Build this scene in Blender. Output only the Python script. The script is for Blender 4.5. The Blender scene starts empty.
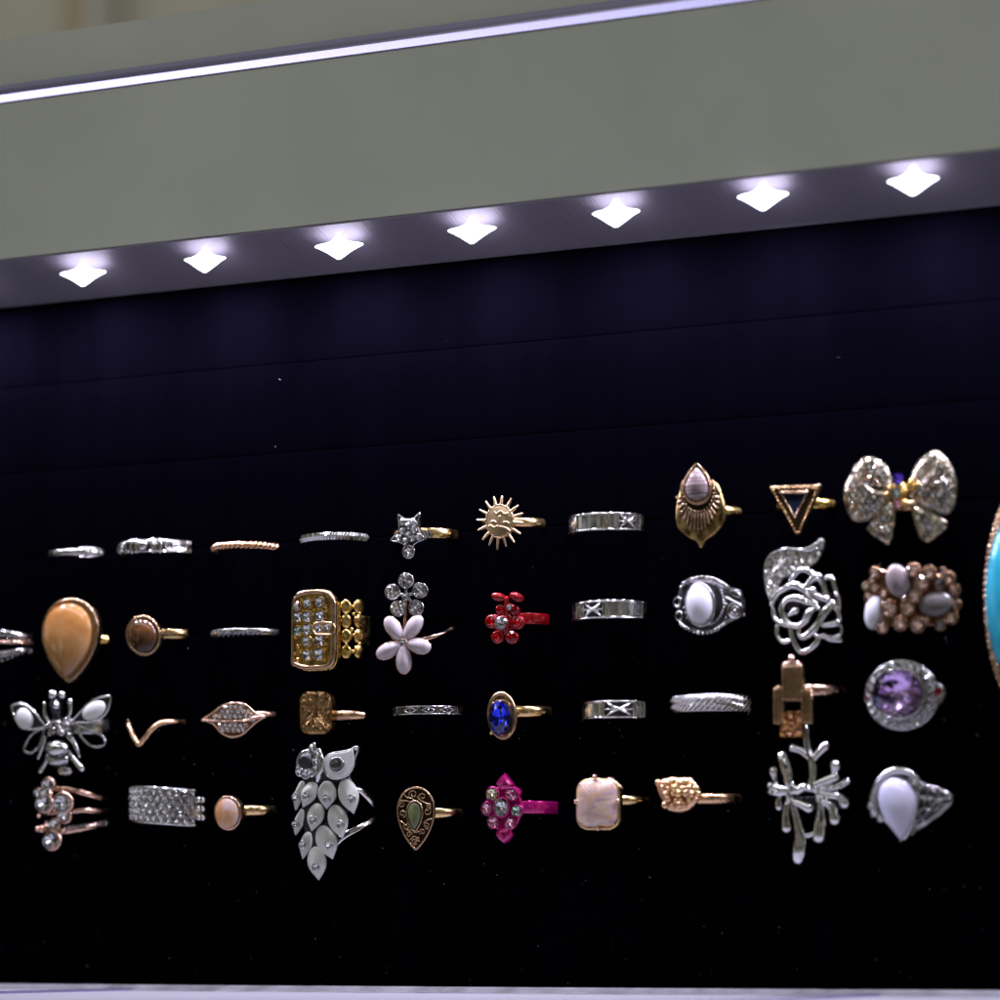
import bpy, math, random
from math import sin, cos, pi, radians, sqrt, atan2, tan
from mathutils import Vector
random.seed(7)
sc = bpy.context.scene
COL = sc.collection
# ------------------------------------------------------------------ camera model (metres)
TH = radians(26.0); FPX = 3248.0; HOR = 943.0; DIST = 0.83
FW = Vector((-sin(TH), cos(TH), 0)); RT = Vector((cos(TH), sin(TH), 0)); UP = Vector((0, 0, 1))
def ray(px, py): return FW + RT*((px-500)/FPX) + UP*((HOR-py)/FPX)
CAM = -DIST*ray(500, 700)
def P(px, py, d=0.0):
    """photo pixel -> point on the plane parallel to the board, d mm in front of it"""
    r = ray(px, py); t = (-d*.001 - CAM.y)/r.y
    return CAM + r*t
def proj(p):
    v = p-CAM; t = v.dot(FW)
    return 500+FPX*v.dot(RT)/t, HOR-FPX*v.z/t
def S(p): return (p-CAM).dot(FW)/FPX          # metres per pixel at p
# ------------------------------------------------------------------ outlines in pixels
def ellipse(cx, cy, rx, ry, tilt=0, n=32):
    c, s = cos(radians(tilt)), sin(radians(tilt)); o = []
    for i in range(n):
        a = 2*pi*i/n; x, y = rx*cos(a), ry*sin(a)
        o.append((cx+x*c-y*s, cy+x*s+y*c))
    return o
def pear(cx, ytop, ytip, w, p=1.0, lean=0, n=40):
    m = max(abs(sin(2*pi*i/200)*abs(sin(pi*i/200))**p) for i in range(200)); o = []
    for i in range(n):
        t = 2*pi*i/n
        o.append((cx + w/2*sin(t)*abs(sin(t/2))**p/m + lean*cos(t), (ytop+ytip)/2 + (ytip-ytop)/2*cos(t)))
    return o
def rrect(x0, y0, x1, y1, r, n=5):
    o = []
    for cx, cy, a0 in ((x1-r, y0+r, -90), (x1-r, y1-r, 0), (x0+r, y1-r, 90), (x0+r, y0+r, 180)):
        for k in range(n+1):
            a = radians(a0+90*k/n); o.append((cx+r*cos(a), cy+r*sin(a)))
    return o
def cr(pts, sub=4, closed=False):
    """Catmull-Rom through tuples or vectors"""
    n = len(pts); out = []
    if n < 3 and not closed: return list(pts)
    rng = n if closed else n-1
    g = (lambda i: pts[i % n]) if closed else (lambda i: pts[max(0, min(n-1, i))])
    for i in range(rng):
        a, b, c, d = g(i-1), g(i), g(i+1), g(i+2)
        for k in range(sub):
            t = k/sub
            out.append(tuple(.5*(2*b[j]+(c[j]-a[j])*t+(2*a[j]-5*b[j]+4*c[j]-d[j])*t*t+(3*b[j]-a[j]-3*c[j]+d[j])*t**3) for j in range(len(b))))
    if not closed: out.append(tuple(pts[-1]))
    return out
def zm(x0, y0, k, pts): return [(x0+a[0]/k, y0+a[1]/k)+tuple(a[2:]) for a in pts]
def inside(p, poly):
    x, y = p; r = False; j = len(poly)-1
    for i in range(len(poly)):
        xi, yi = poly[i][:2]; xj, yj = poly[j][:2]
        if (yi > y) != (yj > y) and x < (xj-xi)*(y-yi)/(yj-yi)+xi: r = not r
        j = i
    return r
def edge_dist(p, poly):
    best = 1e9
    for i in range(len(poly)):
        ax, ay = poly[i][:2]; bx, by = poly[(i+1) % len(poly)][:2]
        dx, dy = bx-ax, by-ay; L = dx*dx+dy*dy or 1e-9
        t = max(0, min(1, ((p[0]-ax)*dx+(p[1]-ay)*dy)/L))
        best = min(best, math.hypot(p[0]-ax-t*dx, p[1]-ay-t*dy))
    return best
def pack(poly, sp, margin, jit=.12):
    xs = [p[0] for p in poly]; ys = [p[1] for p in poly]; out = []; r = 0
    y = min(ys)
    while y < max(ys):
        x = min(xs)+(sp/2 if r % 2 else 0)
        while x < max(xs):
            q = (x+random.uniform(-jit, jit)*sp, y+random.uniform(-jit, jit)*sp)
            if inside(q, poly) and edge_dist(q, poly) > margin: out.append(q)
            x += sp
        y += sp*.87; r += 1
    return out
# ------------------------------------------------------------------ mesh builder (world metres)
class MB:
    def __init__(s): s.v = []; s.f = []; s.sm = []; s.mi = []
    def add(s, verts, faces, smooth=True, mi=0):
        o = len(s.v); s.v += [Vector(v) for v in verts]
        for f in faces: s.f.append([i+o for i in f]); s.sm.append(smooth); s.mi.append(mi)
    def rings(s, rings, closed=True, cap0=False, cap1=False, smooth=True, capsmooth=False, mi=0):
        n = len(rings[0]); vs = [p for r in rings for p in r]; fs = []
        for k in range(len(rings)-1):
            for i in range(n if closed else n-1):
                j = (i+1) % n
                fs.append([k*n+i, k*n+j, (k+1)*n+j, (k+1)*n+i])
        s.add(vs, fs, smooth, mi); o = len(s.v)-len(vs)
        if cap0: s.f.append([o+i for i in range(n)][::-1]); s.sm.append(capsmooth); s.mi.append(mi)
        if cap1:
            b = o+(len(rings)-1)*n
            s.f.append([b+i for i in range(n)]); s.sm.append(capsmooth); s.mi.append(mi)
    def tube(s, pts, rad, n=8, closed=False, flat=1.0, nrm=None):
        """pts world points; rad metres or list"""
        pts = [Vector(p) for p in pts]; m = len(pts)
        if not isinstance(rad, (list, tuple)): rad = [rad]*m
        rs = []; prev = None
        for i in range(m):
            a = pts[i-1] if (i > 0 or closed) else pts[i]
            b = pts[(i+1) % m] if (i < m-1 or closed) else pts[i]
            t = (b-a)
            t = t.normalized() if t.length > 1e-9 else Vector((1, 0, 0))
            ref = nrm if nrm is not None else (prev if prev is not None else Vector((0, -1, 0)))
            u = ref-t*ref.dot(t)
            if u.length < 1e-4: u = Vector((0, 0, 1))-t*t.z
            u.normalize(); w = t.cross(u); prev = u
            rs.append([pts[i]+(u*cos(2*pi*k/n)*flat+w*sin(2*pi*k/n))*rad[i] for k in range(n)])
        if closed: s.rings(rs+[rs[0]])
        else:
            def capr(i, sg):
                t = (pts[i]-pts[i-1] if i else pts[1]-pts[0]); t = t.normalized() if t.length > 0 else t
                out = []
                for a in (22, 44, 64, 80):
                    c = pts[i]; out.append([c+(q-c)*cos(radians(a))+t*sg*rad[i]*sin(radians(a)) for q in rs[i]])
                return out
            c0 = capr(0, -1)[::-1]; c1 = capr(m-1, 1)
            s.rings(c0+rs+c1, cap0=True, cap1=True, capsmooth=True)
    def sphere(s, c, r, n=12, m=8):
        r = r if isinstance(r, (tuple, list)) else (r, r, r); rs = []
        for k in range(1, m):
            a = pi*k/m
            rs.append([c+Vector((r[0]*sin(a)*cos(2*pi*i/n), r[1]*sin(a)*sin(2*pi*i/n), -r[2]*cos(a))) for i in range(n)])
        s.rings(rs, cap0=True, cap1=True, capsmooth=True)
    def prism(s, pts, d1, thick, bevel=.25):
        """outline of pixels, front at depth d1 mm, going back thick mm; rounded front edge"""
        W = [P(p[0], p[1], d1) for p in pts]; n = len(W)
        area = sum(W[i].x*W[(i+1) % n].z-W[(i+1) % n].x*W[i].z for i in range(n))
        if area < 0: W.reverse()
        nr = []
        for i in range(n):
            e = Vector((0, 0, 0))
            for a, b in ((W[i-1], W[i]), (W[i], W[(i+1) % n])):
                d = b-a; q = Vector((d.z, 0, -d.x))
                if q.length > 1e-9: e += q.normalized()
            nr.append(e.normalized() if e.length > 1e-6 else e)
        b = bevel*.001
        back = [w+Vector((0, thick*.001, 0)) for w in W]
        r0 = [w+Vector((0, b, 0)) for w in W]
        r1 = [w-nr[i]*b*.3+Vector((0, b*.3, 0)) for i, w in enumerate(W)]
        r2 = [w-nr[i]*b for i, w in enumerate(W)]
        s.rings([back, r0], smooth=False, cap0=True)
        s.rings([r0, r1, r2], smooth=True, cap1=True)
    def dome(s, pts, d0, h, skirt=0.0, n=7, smooth=True, power=1.0):
        W = [P(p[0], p[1], d0) for p in pts]; m = len(W)
        area = sum(W[i].x*W[(i+1) % m].z-W[(i+1) % m].x*W[i].z for i in range(m))
        if area < 0: W.reverse()
        c = sum(W, Vector((0, 0, 0)))/m; rs = []
        if skirt: rs.append([w+Vector((0, skirt*.001, 0)) for w in W])
        for k in range(n):
            a = pi/2*k/n
            rs.append([c+(w-c)*cos(a)**power-Vector((0, h*.001*sin(a), 0)) for w in W])
        o = len(s.v); s.rings(rs, cap0=True, smooth=smooth)
        top = [o+(len(rs)-1)*m+i for i in range(m)]
        s.v.append(c-Vector((0, h*.001, 0))); t = len(s.v)-1
        for i in range(m): s.f.append([top[i], top[(i+1) % m], t]); s.sm.append(smooth); s.mi.append(0)
    def box(s, a, b):
        x0, y0, z0 = a; x1, y1, z1 = b
        s.add([(x0,y0,z0),(x1,y0,z0),(x1,y1,z0),(x0,y1,z0),(x0,y0,z1),(x1,y0,z1),(x1,y1,z1),(x0,y1,z1)],
              [[0,3,2,1],[4,5,6,7],[0,1,5,4],[1,2,6,5],[2,3,7,6],[3,0,4,7]], False)
    def gem(s, c, u, v, nrm, rx, ry, n=10, h=.40, pav=.42, table=.52, base=True):
        """round brilliant: glass crown (slot 0), foiled pavilion (slot 1)"""
        r = min(rx, ry); c = c+nrm*r*pav*.9
        def ring(k, z, off): return [c+u*rx*k*cos(2*pi*(i+off)/n)+v*ry*k*sin(2*pi*(i+off)/n)+nrm*r*z for i in range(n)]
        g = ring(1, 0, 0); m = ring(.82, h*.55, .5); t = ring(table, h, 0)
        o = len(s.v); s.v += g+m+t
        def F(f, mi=0): s.f.append([o+i for i in f]); s.sm.append(False); s.mi.append(mi)
        for i in range(n):
            j = (i+1) % n
            F([i, j, n+i]); F([n+i, j, n+j]); F([n+i, n+j, 2*n+j]); F([2*n+i, n+i, 2*n+j])
        F([2*n+i for i in range(n)])
        if base:
            p = ring(.5, -pav*.55, .5); q = len(s.v); s.v += p+[c-nrm*r*pav]
            k = q-o
            for i in range(n):
                j = (i+1) % n
                F([j, i, k+i], 1); F([k+i, k+j, j], 1); F([k+j, k+i, k+n], 1)
    def build(s, name, mats, parent, origin):
        me = bpy.data.meshes.new(name)
        me.from_pydata([tuple(v-origin) for v in s.v], [], s.f)
        me.polygons.foreach_set('use_smooth', s.sm); me.polygons.foreach_set('material_index', s.mi)
        for m in (mats if isinstance(mats, (list, tuple)) else [mats]): me.materials.append(m)
        me.update()
        o = bpy.data.objects.new(name, me); COL.objects.link(o)
        if parent is not None: o.parent = parent
        else: o.location = origin
        return o
def empty(name, loc, label, cat, group=None):
    o = bpy.data.objects.new(name, None); COL.objects.link(o); o.location = loc; o.empty_display_size = .005
    o['label'] = label; o['category'] = cat
    if group: o['group'] = group
    return o
# ------------------------------------------------------------------ materials
def newmat(name):
    m = bpy.data.materials.new(name); m.use_nodes = True
    b = next(n for n in m.node_tree.nodes if n.type == 'BSDF_PRINCIPLED')
    return m, b, m.node_tree
def bump(nt, b, scale, strength, dist=.0002, detail=3, coord='Object'):
    tc = nt.nodes.new('ShaderNodeTexCoord'); no = nt.nodes.new('ShaderNodeTexNoise'); bp = nt.nodes.new('ShaderNodeBump')
    no.inputs['Scale'].default_value = scale; no.inputs['Detail'].default_value = detail
    bp.inputs['Strength'].default_value = strength; bp.inputs['Distance'].default_value = dist
    nt.links.new(tc.outputs[coord], no.inputs['Vector']); nt.links.new(no.outputs['Fac'], bp.inputs['Height'])
    nt.links.new(bp.outputs['Normal'], b.inputs['Normal']); return no, tc
def ramp(nt, src, stops, dst):
    r = nt.nodes.new('ShaderNodeValToRGB'); e = r.color_ramp.elements
    while len(e) < len(stops): e.new(.5)
    for k, (p, c) in enumerate(stops): e[k].position = p; e[k].color = c+(1,) if len(c) == 3 else c
    nt.links.new(src, r.inputs['Fac']); nt.links.new(r.outputs['Color'], dst); return r
def metal(name, col, rough=.2, var=.12, bs=.03, bscale=900, tarnish=None):
    m, b, nt = newmat(name)
    b.inputs['Base Color'].default_value = col+(1,); b.inputs['Metallic'].default_value = 1
    b.inputs['Roughness'].default_value = rough
    no, tc = bump(nt, b, bscale, bs, .00008)
    n2 = nt.nodes.new('ShaderNodeTexNoise'); n2.inputs['Scale'].default_value = 420; n2.inputs['Detail'].default_value = 4
    nt.links.new(tc.outputs['Object'], n2.inputs['Vector'])
    mr = nt.nodes.new('ShaderNodeMapRange')
    mr.inputs['From Min'].default_value = .3; mr.inputs['From Max'].default_value = .7
    mr.inputs['To Min'].default_value = max(.03, rough-var*.6); mr.inputs['To Max'].default_value = rough+var
    nt.links.new(n2.outputs['Fac'], mr.inputs['Value']); nt.links.new(mr.outputs['Result'], b.inputs['Roughness'])
    if tarnish: ramp(nt, n2.outputs['Fac'], [(.38, tarnish), (.6, col)], b.inputs['Base Color'])
    return m
def stone(name, stops, scale=(60, 60, 60), rough=.08, sub=.3, coat=.6, detail=3, distort=0.5, subr=(.6, .4, .3)):
    m, b, nt = newmat(name)
    tc = nt.nodes.new('ShaderNodeTexCoord'); mp = nt.nodes.new('ShaderNodeMapping'); no = nt.nodes.new('ShaderNodeTexNoise')
    mp.inputs['Scale'].default_value = scale; no.inputs['Scale'].default_value = 1; no.inputs['Detail'].default_value = detail
    no.inputs['Distortion'].default_value = distort
    nt.links.new(tc.outputs['Object'], mp.inputs['Vector']); nt.links.new(mp.outputs['Vector'], no.inputs['Vector'])
    ramp(nt, no.outputs['Fac'], stops, b.inputs['Base Color'])
    b.inputs['Roughness'].default_value = rough; b.inputs['Coat Weight'].default_value = coat; b.inputs['Coat Roughness'].default_value = .03
    if sub:
        b.inputs['Subsurface Weight'].default_value = sub; b.inputs['Subsurface Scale'].default_value = .0025
        b.inputs['Subsurface Radius'].default_value = subr
    return m
def enamel(name, col, rough=.15, coat=.5, metallic=0.0):
    m, b, nt = newmat(name); b.inputs['Base Color'].default_value = col+(1,); b.inputs['Roughness'].default_value = rough
    b.inputs['Coat Weight'].default_value = coat; b.inputs['Coat Roughness'].default_value = .05; b.inputs['Metallic'].default_value = metallic
    bump(nt, b, 500, .08, .0001); return m
def glass(name, col, ior=1.6, rough=.0):
    m, b, nt = newmat(name); b.inputs['Base Color'].default_value = col+(1,)
    b.inputs['Transmission Weight'].default_value = 1; b.inputs['IOR'].default_value = ior; b.inputs['Roughness'].default_value = rough
    return m
M = dict(
 silver=metal('silver', (.74, .73, .70), .12, .12), silver2=metal('brushed_silver', (.66, .66, .62), .2, .1),
 oxid=metal('oxidised_silver', (.07, .07, .075), .33, .2, .12), antsil=metal('antique_silver', (.62, .60, .57), .18, .15, .1, tarnish=(.22, .21, .2)),
 gold=metal('gold', (.86, .60, .27), .17, .12), goldy=metal('yellow_gold', (.76, .51, .15), .2, .14), palegold=metal('satin_gold', (.66, .47, .26), .34, .1, .3, 1600),
 antgold=metal('antique_gold', (.62, .44, .17), .26, .12, .15, tarnish=(.30, .19, .07)), dkgold=metal('dark_bronze', (.04, .025, .012), .4, .15, .1),
 hammer=metal('hammered_bronze', (.36, .215, .09), .24, .12, .08),
 bronze=metal('bronze', (.50, .33, .19), .24, .12, .08),
 rose=metal('rose_gold', (.76, .49, .35), .18, .14), rosecop=metal('copper_rose', (.78, .49, .28), .22, .14), dkrose=metal('dull_rose_gold', (.42, .24, .14), .2, .12),
 red=enamel('red_enamel', (.30, .004, .009), .14, .8, .55), mag=enamel('magenta_enamel', (.48, .008, .16), .14, .8, .55),
 white=enamel('white_enamel', (.76, .76, .70), .2, .5), feather=enamel('grey_white_enamel', (.58, .58, .50), .22, .5),
 cryst=glass('crystal_glass', (1, 1, 1), 1.62), foil=metal('mirror_foil', (.86, .86, .84), .06, .04, 0),
 foilp=metal('pink_foil', (.9, .42, .55), .06, .04, 0), foily=metal('yellow_foil', (.82, .80, .52), .06, .04, 0), foilr=metal('red_foil', (.8, .03, .05), .08, .04, 0),
 champ=metal('champagne_metal', (.50, .43, .31), .22, .12), foilw=metal('warm_foil', (.80, .74, .60), .06, .04, 0), foilc=metal('champagne_foil', (.85, .62, .46), .08, .06, 0), foilg=metal('green_foil', (.62, .82, .68), .06, .04, 0), foilk=metal('smoky_foil', (.36, .35, .32), .06, .04, 0),
 blueg=glass('blue_glass', (.16, .24, 1.0), 1.7), purg=glass('violet_glass', (.90, .76, 1.0), 1.65), foilv=metal('violet_foil', (.80, .64, .92), .06, .04, 0),
 foilb=metal('blue_foil', (.2, .28, 1.0), .08, .04, 0), foild=metal('dark_foil', (.10, .10, .09), .08, .04, 0), black=enamel('black_glass', (.003, .003, .004), .45, 0), ruby=glass('ruby_glass', (.7, .05, .1), 1.7),
 foilviol=metal('ultraviolet_foil', (.25, .12, 1.0), .06, .04, 0), redg=glass('red_glass', (.85, .03, .06), 1.6),
 peach=stone('peach_stone', [(.3, (.28, .11, .024)), (.5, (.40, .19, .055)), (.75, (.47, .26, .105))], (40, 40, 90)),
 brown=stone('brown_stone', [(.35, (.03, .016, .006)), (.55, (.085, .036, .012)), (.75, (.17, .045, .018))], (110, 110, 150), sub=0, coat=.05),
 agate=stone('banded_agate', [(.3, (.11, .07, .065)), (.47, (.15, .10, .095)), (.53, (.34, .28, .28)), (.58, (.14, .10, .09)), (.8, (.19, .145, .14))], (30, 30, 620), sub=.1, distort=.1),
 navy=stone('navy_stone', [(.4, (.004, .005, .01)), (.7, (.008, .011, .025))], sub=0, coat=.1),
 milk=stone('milky_stone', [(.3, (.58, .57, .60)), (.7, (.68, .67, .70))], sub=.4, subr=(1, 1, 1)),
 cateye=stone('cat_eye_stone', [(.3, (.34, .28, .28)), (.5, (.56, .49, .50)), (.7, (.40, .33, .335))], (300, 60, 60), sub=.2),
 cateye2=stone('pinkish_cat_eye', [(.3, (.17, .135, .13)), (.5, (.27, .22, .22)), (.7, (.20, .16, .155))], (300, 60, 60), sub=.2),
 greycat=stone('grey_cat_eye', [(.3, (.09, .08, .072)), (.7, (.15, .135, .125))], (60, 60, 200), sub=.2),
 turq=stone('turquoise_stone', [(.25, (.01, .08, .10)), (.36, (.015, .21, .27)), (.5, (.022, .31, .42)), (.8, (.05, .40, .54))], (70, 70, 45), sub=.1, distort=1.5, rough=.15),
 opal=stone('peach_opal', [(.28, (.68, .28, .09)), (.45, (.66, .38, .20)), (.58, (.62, .48, .42)), (.75, (.66, .55, .52))], (220, 220, 220), sub=.3),
 mop=stone('mother_of_pearl', [(.25, (.62, .36, .17)), (.42, (.68, .46, .29)), (.5, (.55, .37, .40)), (.58, (.74, .57, .42)), (.85, (.66, .42, .22))], (110, 60, 240), sub=.2, distort=2.2, rough=.18),
 abalone=stone('abalone_stone', [(.3, (.03, .04, .02)), (.5, (.12, .13, .05)), (.62, (.10, .16, .06)), (.78, (.16, .10, .09))], (330, 330, 120), sub=0, distort=2),
 opalw=stone('white_opal', [(.3, (.50, .51, .66)), (.7, (.60, .58, .66))], (60, 60, 60), sub=.6, subr=(1, .9, .9)),
)
def glitter_mat():
    m, b, nt = newmat('brown_glitter'); tc = nt.nodes.new('ShaderNodeTexCoord'); vo = nt.nodes.new('ShaderNodeTexVoronoi')
    vo.inputs['Scale'].default_value = 1700; nt.links.new(tc.outputs['Object'], vo.inputs['Vector'])
    sep = nt.nodes.new('ShaderNodeSeparateColor'); nt.links.new(vo.outputs['Color'], sep.inputs['Color'])
    ramp(nt, sep.outputs['Red'], [(.0, (.06, .02, .006)), (.6, (.2, .08, .025)), (.9, (.6, .3, .09))], b.inputs['Base Color'])
    b.inputs['Metallic'].default_value = .85; b.inputs['Roughness'].default_value = .3
    g = nt.nodes.new('ShaderNodeVectorMath'); g.operation = 'SUBTRACT'; g.inputs[1].default_value = (.5, .5, .5)
    nt.links.new(vo.outputs['Color'], g.inputs[0])
    sca = nt.nodes.new('ShaderNodeVectorMath'); sca.operation = 'SCALE'; sca.inputs['Scale'].default_value = 1.1; nt.links.new(g.outputs[0], sca.inputs[0])
    ge = nt.nodes.new('ShaderNodeNewGeometry'); ad = nt.nodes.new('ShaderNodeVectorMath'); nt.links.new(sca.outputs[0], ad.inputs[0]); nt.links.new(ge.outputs['Normal'], ad.inputs[1])
    no = nt.nodes.new('ShaderNodeVectorMath'); no.operation = 'NORMALIZE'; nt.links.new(ad.outputs[0], no.inputs[0]); nt.links.new(no.outputs[0], b.inputs['Normal'])
    return m
M['glitter'] = glitter_mat()
def sparkle_mat():
    m = glitter_mat(); m.name = 'silver_glitter'
    for n in m.node_tree.nodes:
        if n.type == 'VALTORGB':
            for e, c in zip(n.color_ramp.elements, ((.22, .21, .17, 1), (.5, .49, .42, 1), (.9, .9, .85, 1))): e.color = c
    return m
M['sglitter'] = sparkle_mat()
# ------------------------------------------------------------------ a ring pushed into its slit
RING_GROUP = 'rings shown in rows on the black velvet board'
SLOTS = []
class Ring:
    def __init__(s, name, label, right, py, R=9.2, orn=None, left=None, dc=None):
        s.R = R; base = P(right, py, 0)
        best = None
        if left is not None:
            def lm(R):
                X_ = base.x*1000-sqrt(R*R*.96); return min(proj(Vector(((X_+R*cos(radians(a)))*.001, -(R*sin(radians(a))-.2*R)*.001, base.z)))[0] for a in range(14, 167, 3))
            R = min((7+.05*i for i in range(90)), key=lambda r: abs(lm(r)-left)); dc = -.2*R; s.R = R
        def X(dc): return base.x*1000-sqrt(R*R-dc*dc)
        for k in range(0, 231):
            q = -.75*R+.75*R*k/230
            if dc is not None: q = dc
            if orn is not None:
                e = abs(P(orn[0], orn[1], R+q+orn[2]).x*1000-X(q))
            elif left is not None:
                mn = 1e9
                for a in range(10, 180, 4):
                    y = q+R*sin(radians(a))
                    if y > 0: mn = min(mn, proj(Vector(((X(q)+R*cos(radians(a)))*.001, -y*.001, base.z)))[0])
                e = abs(mn-left)
            else: e = 0
            if best is None or e < best[0]: best = (e, q)
            if dc is not None: break
        s.dc = best[1]; s.X = X(s.dc)*.001; s.Z = base.z; s.D = R+s.dc
        s.origin = Vector((s.X, 0, s.Z)); SLOTS.append((s.X, s.Z, name))
        s.root = empty(name, s.origin, label, 'ring', RING_GROUP)
    def pt(s, phi, dz=0, lift=0):
        r = (s.R+lift)*.001
        return Vector((s.X+r*cos(phi), -s.dc*.001-r*sin(phi), s.Z+dz*.001))
    def phi(s, px):
        lo, hi = 0.0, pi-TH-.05        # right .. left
        for _ in range(40):
            m = (lo+hi)/2
            if proj(s.pt(m))[0] > px: lo = m
            else: hi = m
        return (lo+hi)/2
    def on(s, px, dz=0, lift=0): return s.pt(s.phi(px), dz, lift)
    def frame(s, px):
        a = s.phi(px); n = Vector((cos(a), -sin(a), 0)); t = Vector((sin(a), cos(a), 0)); return a, n, t
    def dz(s, px, py):
        """mm above the ring plane for photo pixel on band surface"""
        a = s.phi(px); p = s.pt(a); q = proj(p); return (q[1]-py)*S(p)*1000
    def onp(s, px, py, lift=0): return s.on(px, s.dz(px, py), lift)
    def path(s, pts, lift=0): return [s.onp(x, y, lift) for x, y in cr(pts, 4)]
    def band(s, mb, w, t, prof='dome', a0=-14, a1=194, n=64, z=None, wf=None, rf=None, smooth=True):
        rs = []
        if prof == 'dome': pr = [(-t, -.42), (-t, .42), (-.75*t, .5), (-.35*t, .46), (-.1*t, .3), (0, 0), (-.1*t, -.3), (-.35*t, -.46), (-.75*t, -.5)]
        elif prof == 'flat': pr = [(-t, -.46), (-t, .46), (-.9*t, .5), (-.18*t, .5), (-.05*t, .485), (0, .45), (0, -.45), (-.05*t, -.485), (-.18*t, -.5), (-.9*t, -.5)]
        elif prof == 'facet': pr = [(-t, -.5), (-t, .5), (-.3*t, .5), (0, .0), (-.3*t, -.5)]
        else: pr = [(-t/2+t/2*cos(2*pi*k/10), .5*sin(2*pi*k/10)) for k in range(10)]
        for k in range(n+1):
            a = radians(a0+(a1-a0)*k/n); ww = w*(wf(a) if wf else 1); zz = z(a) if z else 0
            row = []
            for i, (r, q) in enumerate(pr):
                e = rf(a, q, k) if rf and r > -.6*t else 0
                row.append(s.pt(a, q*ww+zz, r+e))
            rs.append(row)
        mb.rings(rs, cap0=True, cap1=True, smooth=smooth)
    def part(s, name, mb, mat, parent=None, label=None):
        o = mb.build(name, M[mat] if isinstance(mat, str) else mat, parent or s.root, s.origin)
        if label: o['label'] = label
        return o
    def simple_band(s, mat, w, t=1.3, prof='dome', **k):
        mb = MB(); s.band(mb, w, t, prof, **k); return s.part('band', mb, mat)
    def gem(s, px, py, d, r, ry=None, foil='foil', glassm='cryst', parent=None, name='crystal', n=10, cup=None, tilt=0, nrm=None, label=None, **k):
        c = P(px, py, d); u = Vector((1, 0, 0)); v = Vector((0, 0, 1))
        if nrm is None: nrm = Vector((0, -1, 0))
        nn = (nrm+Vector((random.uniform(-.09, .09), 0, random.uniform(-.09, .09)))).normalized()
        u = (u-nn*u.dot(nn)).normalized(); v = (v-nn*v.dot(nn)).normalized()
        rx = abs(P(px+r, py, d).x-c.x); rz = abs(P(px, py+(ry or r), d).z-c.z)
        if tilt:
            a = radians(tilt); u, v = u*cos(a)-v*sin(a), u*sin(a)+v*cos(a)
        mb = MB(); mb.gem(c, u, v, nn, rx, rz, n, **k)
        if cup is not None:
            cc = c+nn*min(rx, rz)*.12; cup.tube([cc+u*rx*1.02*cos(2*pi*i/14)+v*rz*1.02*sin(2*pi*i/14)-nn*.0001 for i in range(14)], max(.00012, rx*.16), 6, closed=True)
        return s.part(name, mb, [M[glassm], M[foil]], parent, label)
    def bgem(s, px, py, r, lift, foil='foil', glassm='cryst', parent=None, name='crystal', n=8):
        """crystal set on the curved band"""
        a, nn, t = s.frame(px); c = s.onp(px, py, lift); q = r*S(c)
        mb = MB(); mb.gem(c, t, Vector((0, 0, 1)), nn, q, q, n)
        return s.part(name, mb, [M[glassm], M[foil]], parent)
    def ptube(s, mb, pts, d, r, sub=4, closed=False, n=8, flat=1.0):
        """tube along photo pixels; d mm or function(px,py); r pixels or per-point third value"""
        q = cr([p if len(p) == 3 else (p[0], p[1], r) for p in pts], sub, closed)
        W = [P(x, y, d(x, y) if callable(d) else d) for x, y, _ in q]
        mb.tube(W, [c[2]*S(w) for c, w in zip(q, W)], n, closed, flat)
    def ball(s, mb, px, py, d, r, flat=1.0):
        c = P(px, py, d); q = r*S(c); mb.sphere(c, (q, q*flat, q))
LEDW, ROOMW, WORLDS = .145, 14, .37
# =================================================================== TOP ROW
# plain silver band, right part engraved
T = Ring('silver_band_ring', 'thin silver band with engraved right half, first ring of the top row at left', 104, 553, 8.6, left=48)
T.simple_band('silver2', 2.3, 1.2, wf=lambda a: .8+.25*max(0, cos(a)))
mb = MB()
for px, py in ((84, 549), (88, 553), (91, 549.5), (95, 553.5), (98, 550), (101, 553)):
    T_ = T.onp(px, py, .05); mb.sphere(T_, (.0006, .0004, .0005))
mb.tube(T.path([(80, 547.5), (90, 547.5), (101, 549)], .1), .00022, 6); mb.tube(T.path([(80, 556.5), (92, 557), (101, 556)], .1), .00022, 6)
T.part('engraving', mb, 'antsil')
# ornate bead ring
T = Ring('ornate_silver_ring', 'chunky antique silver ring with a round bead between bars and coiled wire', 191.5, 547.5, 9.2, left=119)
T.simple_band('oxid', 3.1, 1.2)
mb = MB()
for sg in (-1, 1): mb.tube([T.pt(radians(a), sg*1.5, .1) for a in range(-10, 170, 6)], .00025, 6)
c = T.onp(143.5, 545.5, .5); mb.sphere(c, (.0016, .0014, .0016))
T.part('bead', mb, 'silver'); mb = MB()
for px, w in ((132.5, .5), (137, .45), (153, .62), (156.2, .3), (160.5, .62)):
    mb.tube([T.on(px, z, .25+.25*cos(z)) for z in (-1.7, -1, 0, 1, 1.7)], [w*.8*.001, w*.001, w*.001, w*.001, w*.8*.001], 8)
T.part('bar', mb, 'silver'); mb = MB()
for px in (121, 124.5, 128.5):
    mb.tube([T.on(px+2.5*cos(a), 1.25*sin(a), .25) for a in [2*pi*i/10 for i in range(10)]], .00032, 6, closed=True)
for k in (0, 1, 2):
    mb.tube([T.on(176+(10.5-k*3.4)*cos(a)*(1 if cos(a) < 0 else .95), (1.45-.48*k)*sin(a), .2) for a in [2*pi*i/20 for i in range(20)]], .0003, 6, closed=True)
for px in (187, 189.5): mb.tube([T.on(px, z, .2) for z in (-1.3, 0, 1.3)], .0004, 6)
T.part('coiled_wire', mb, 'antsil')
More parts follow.
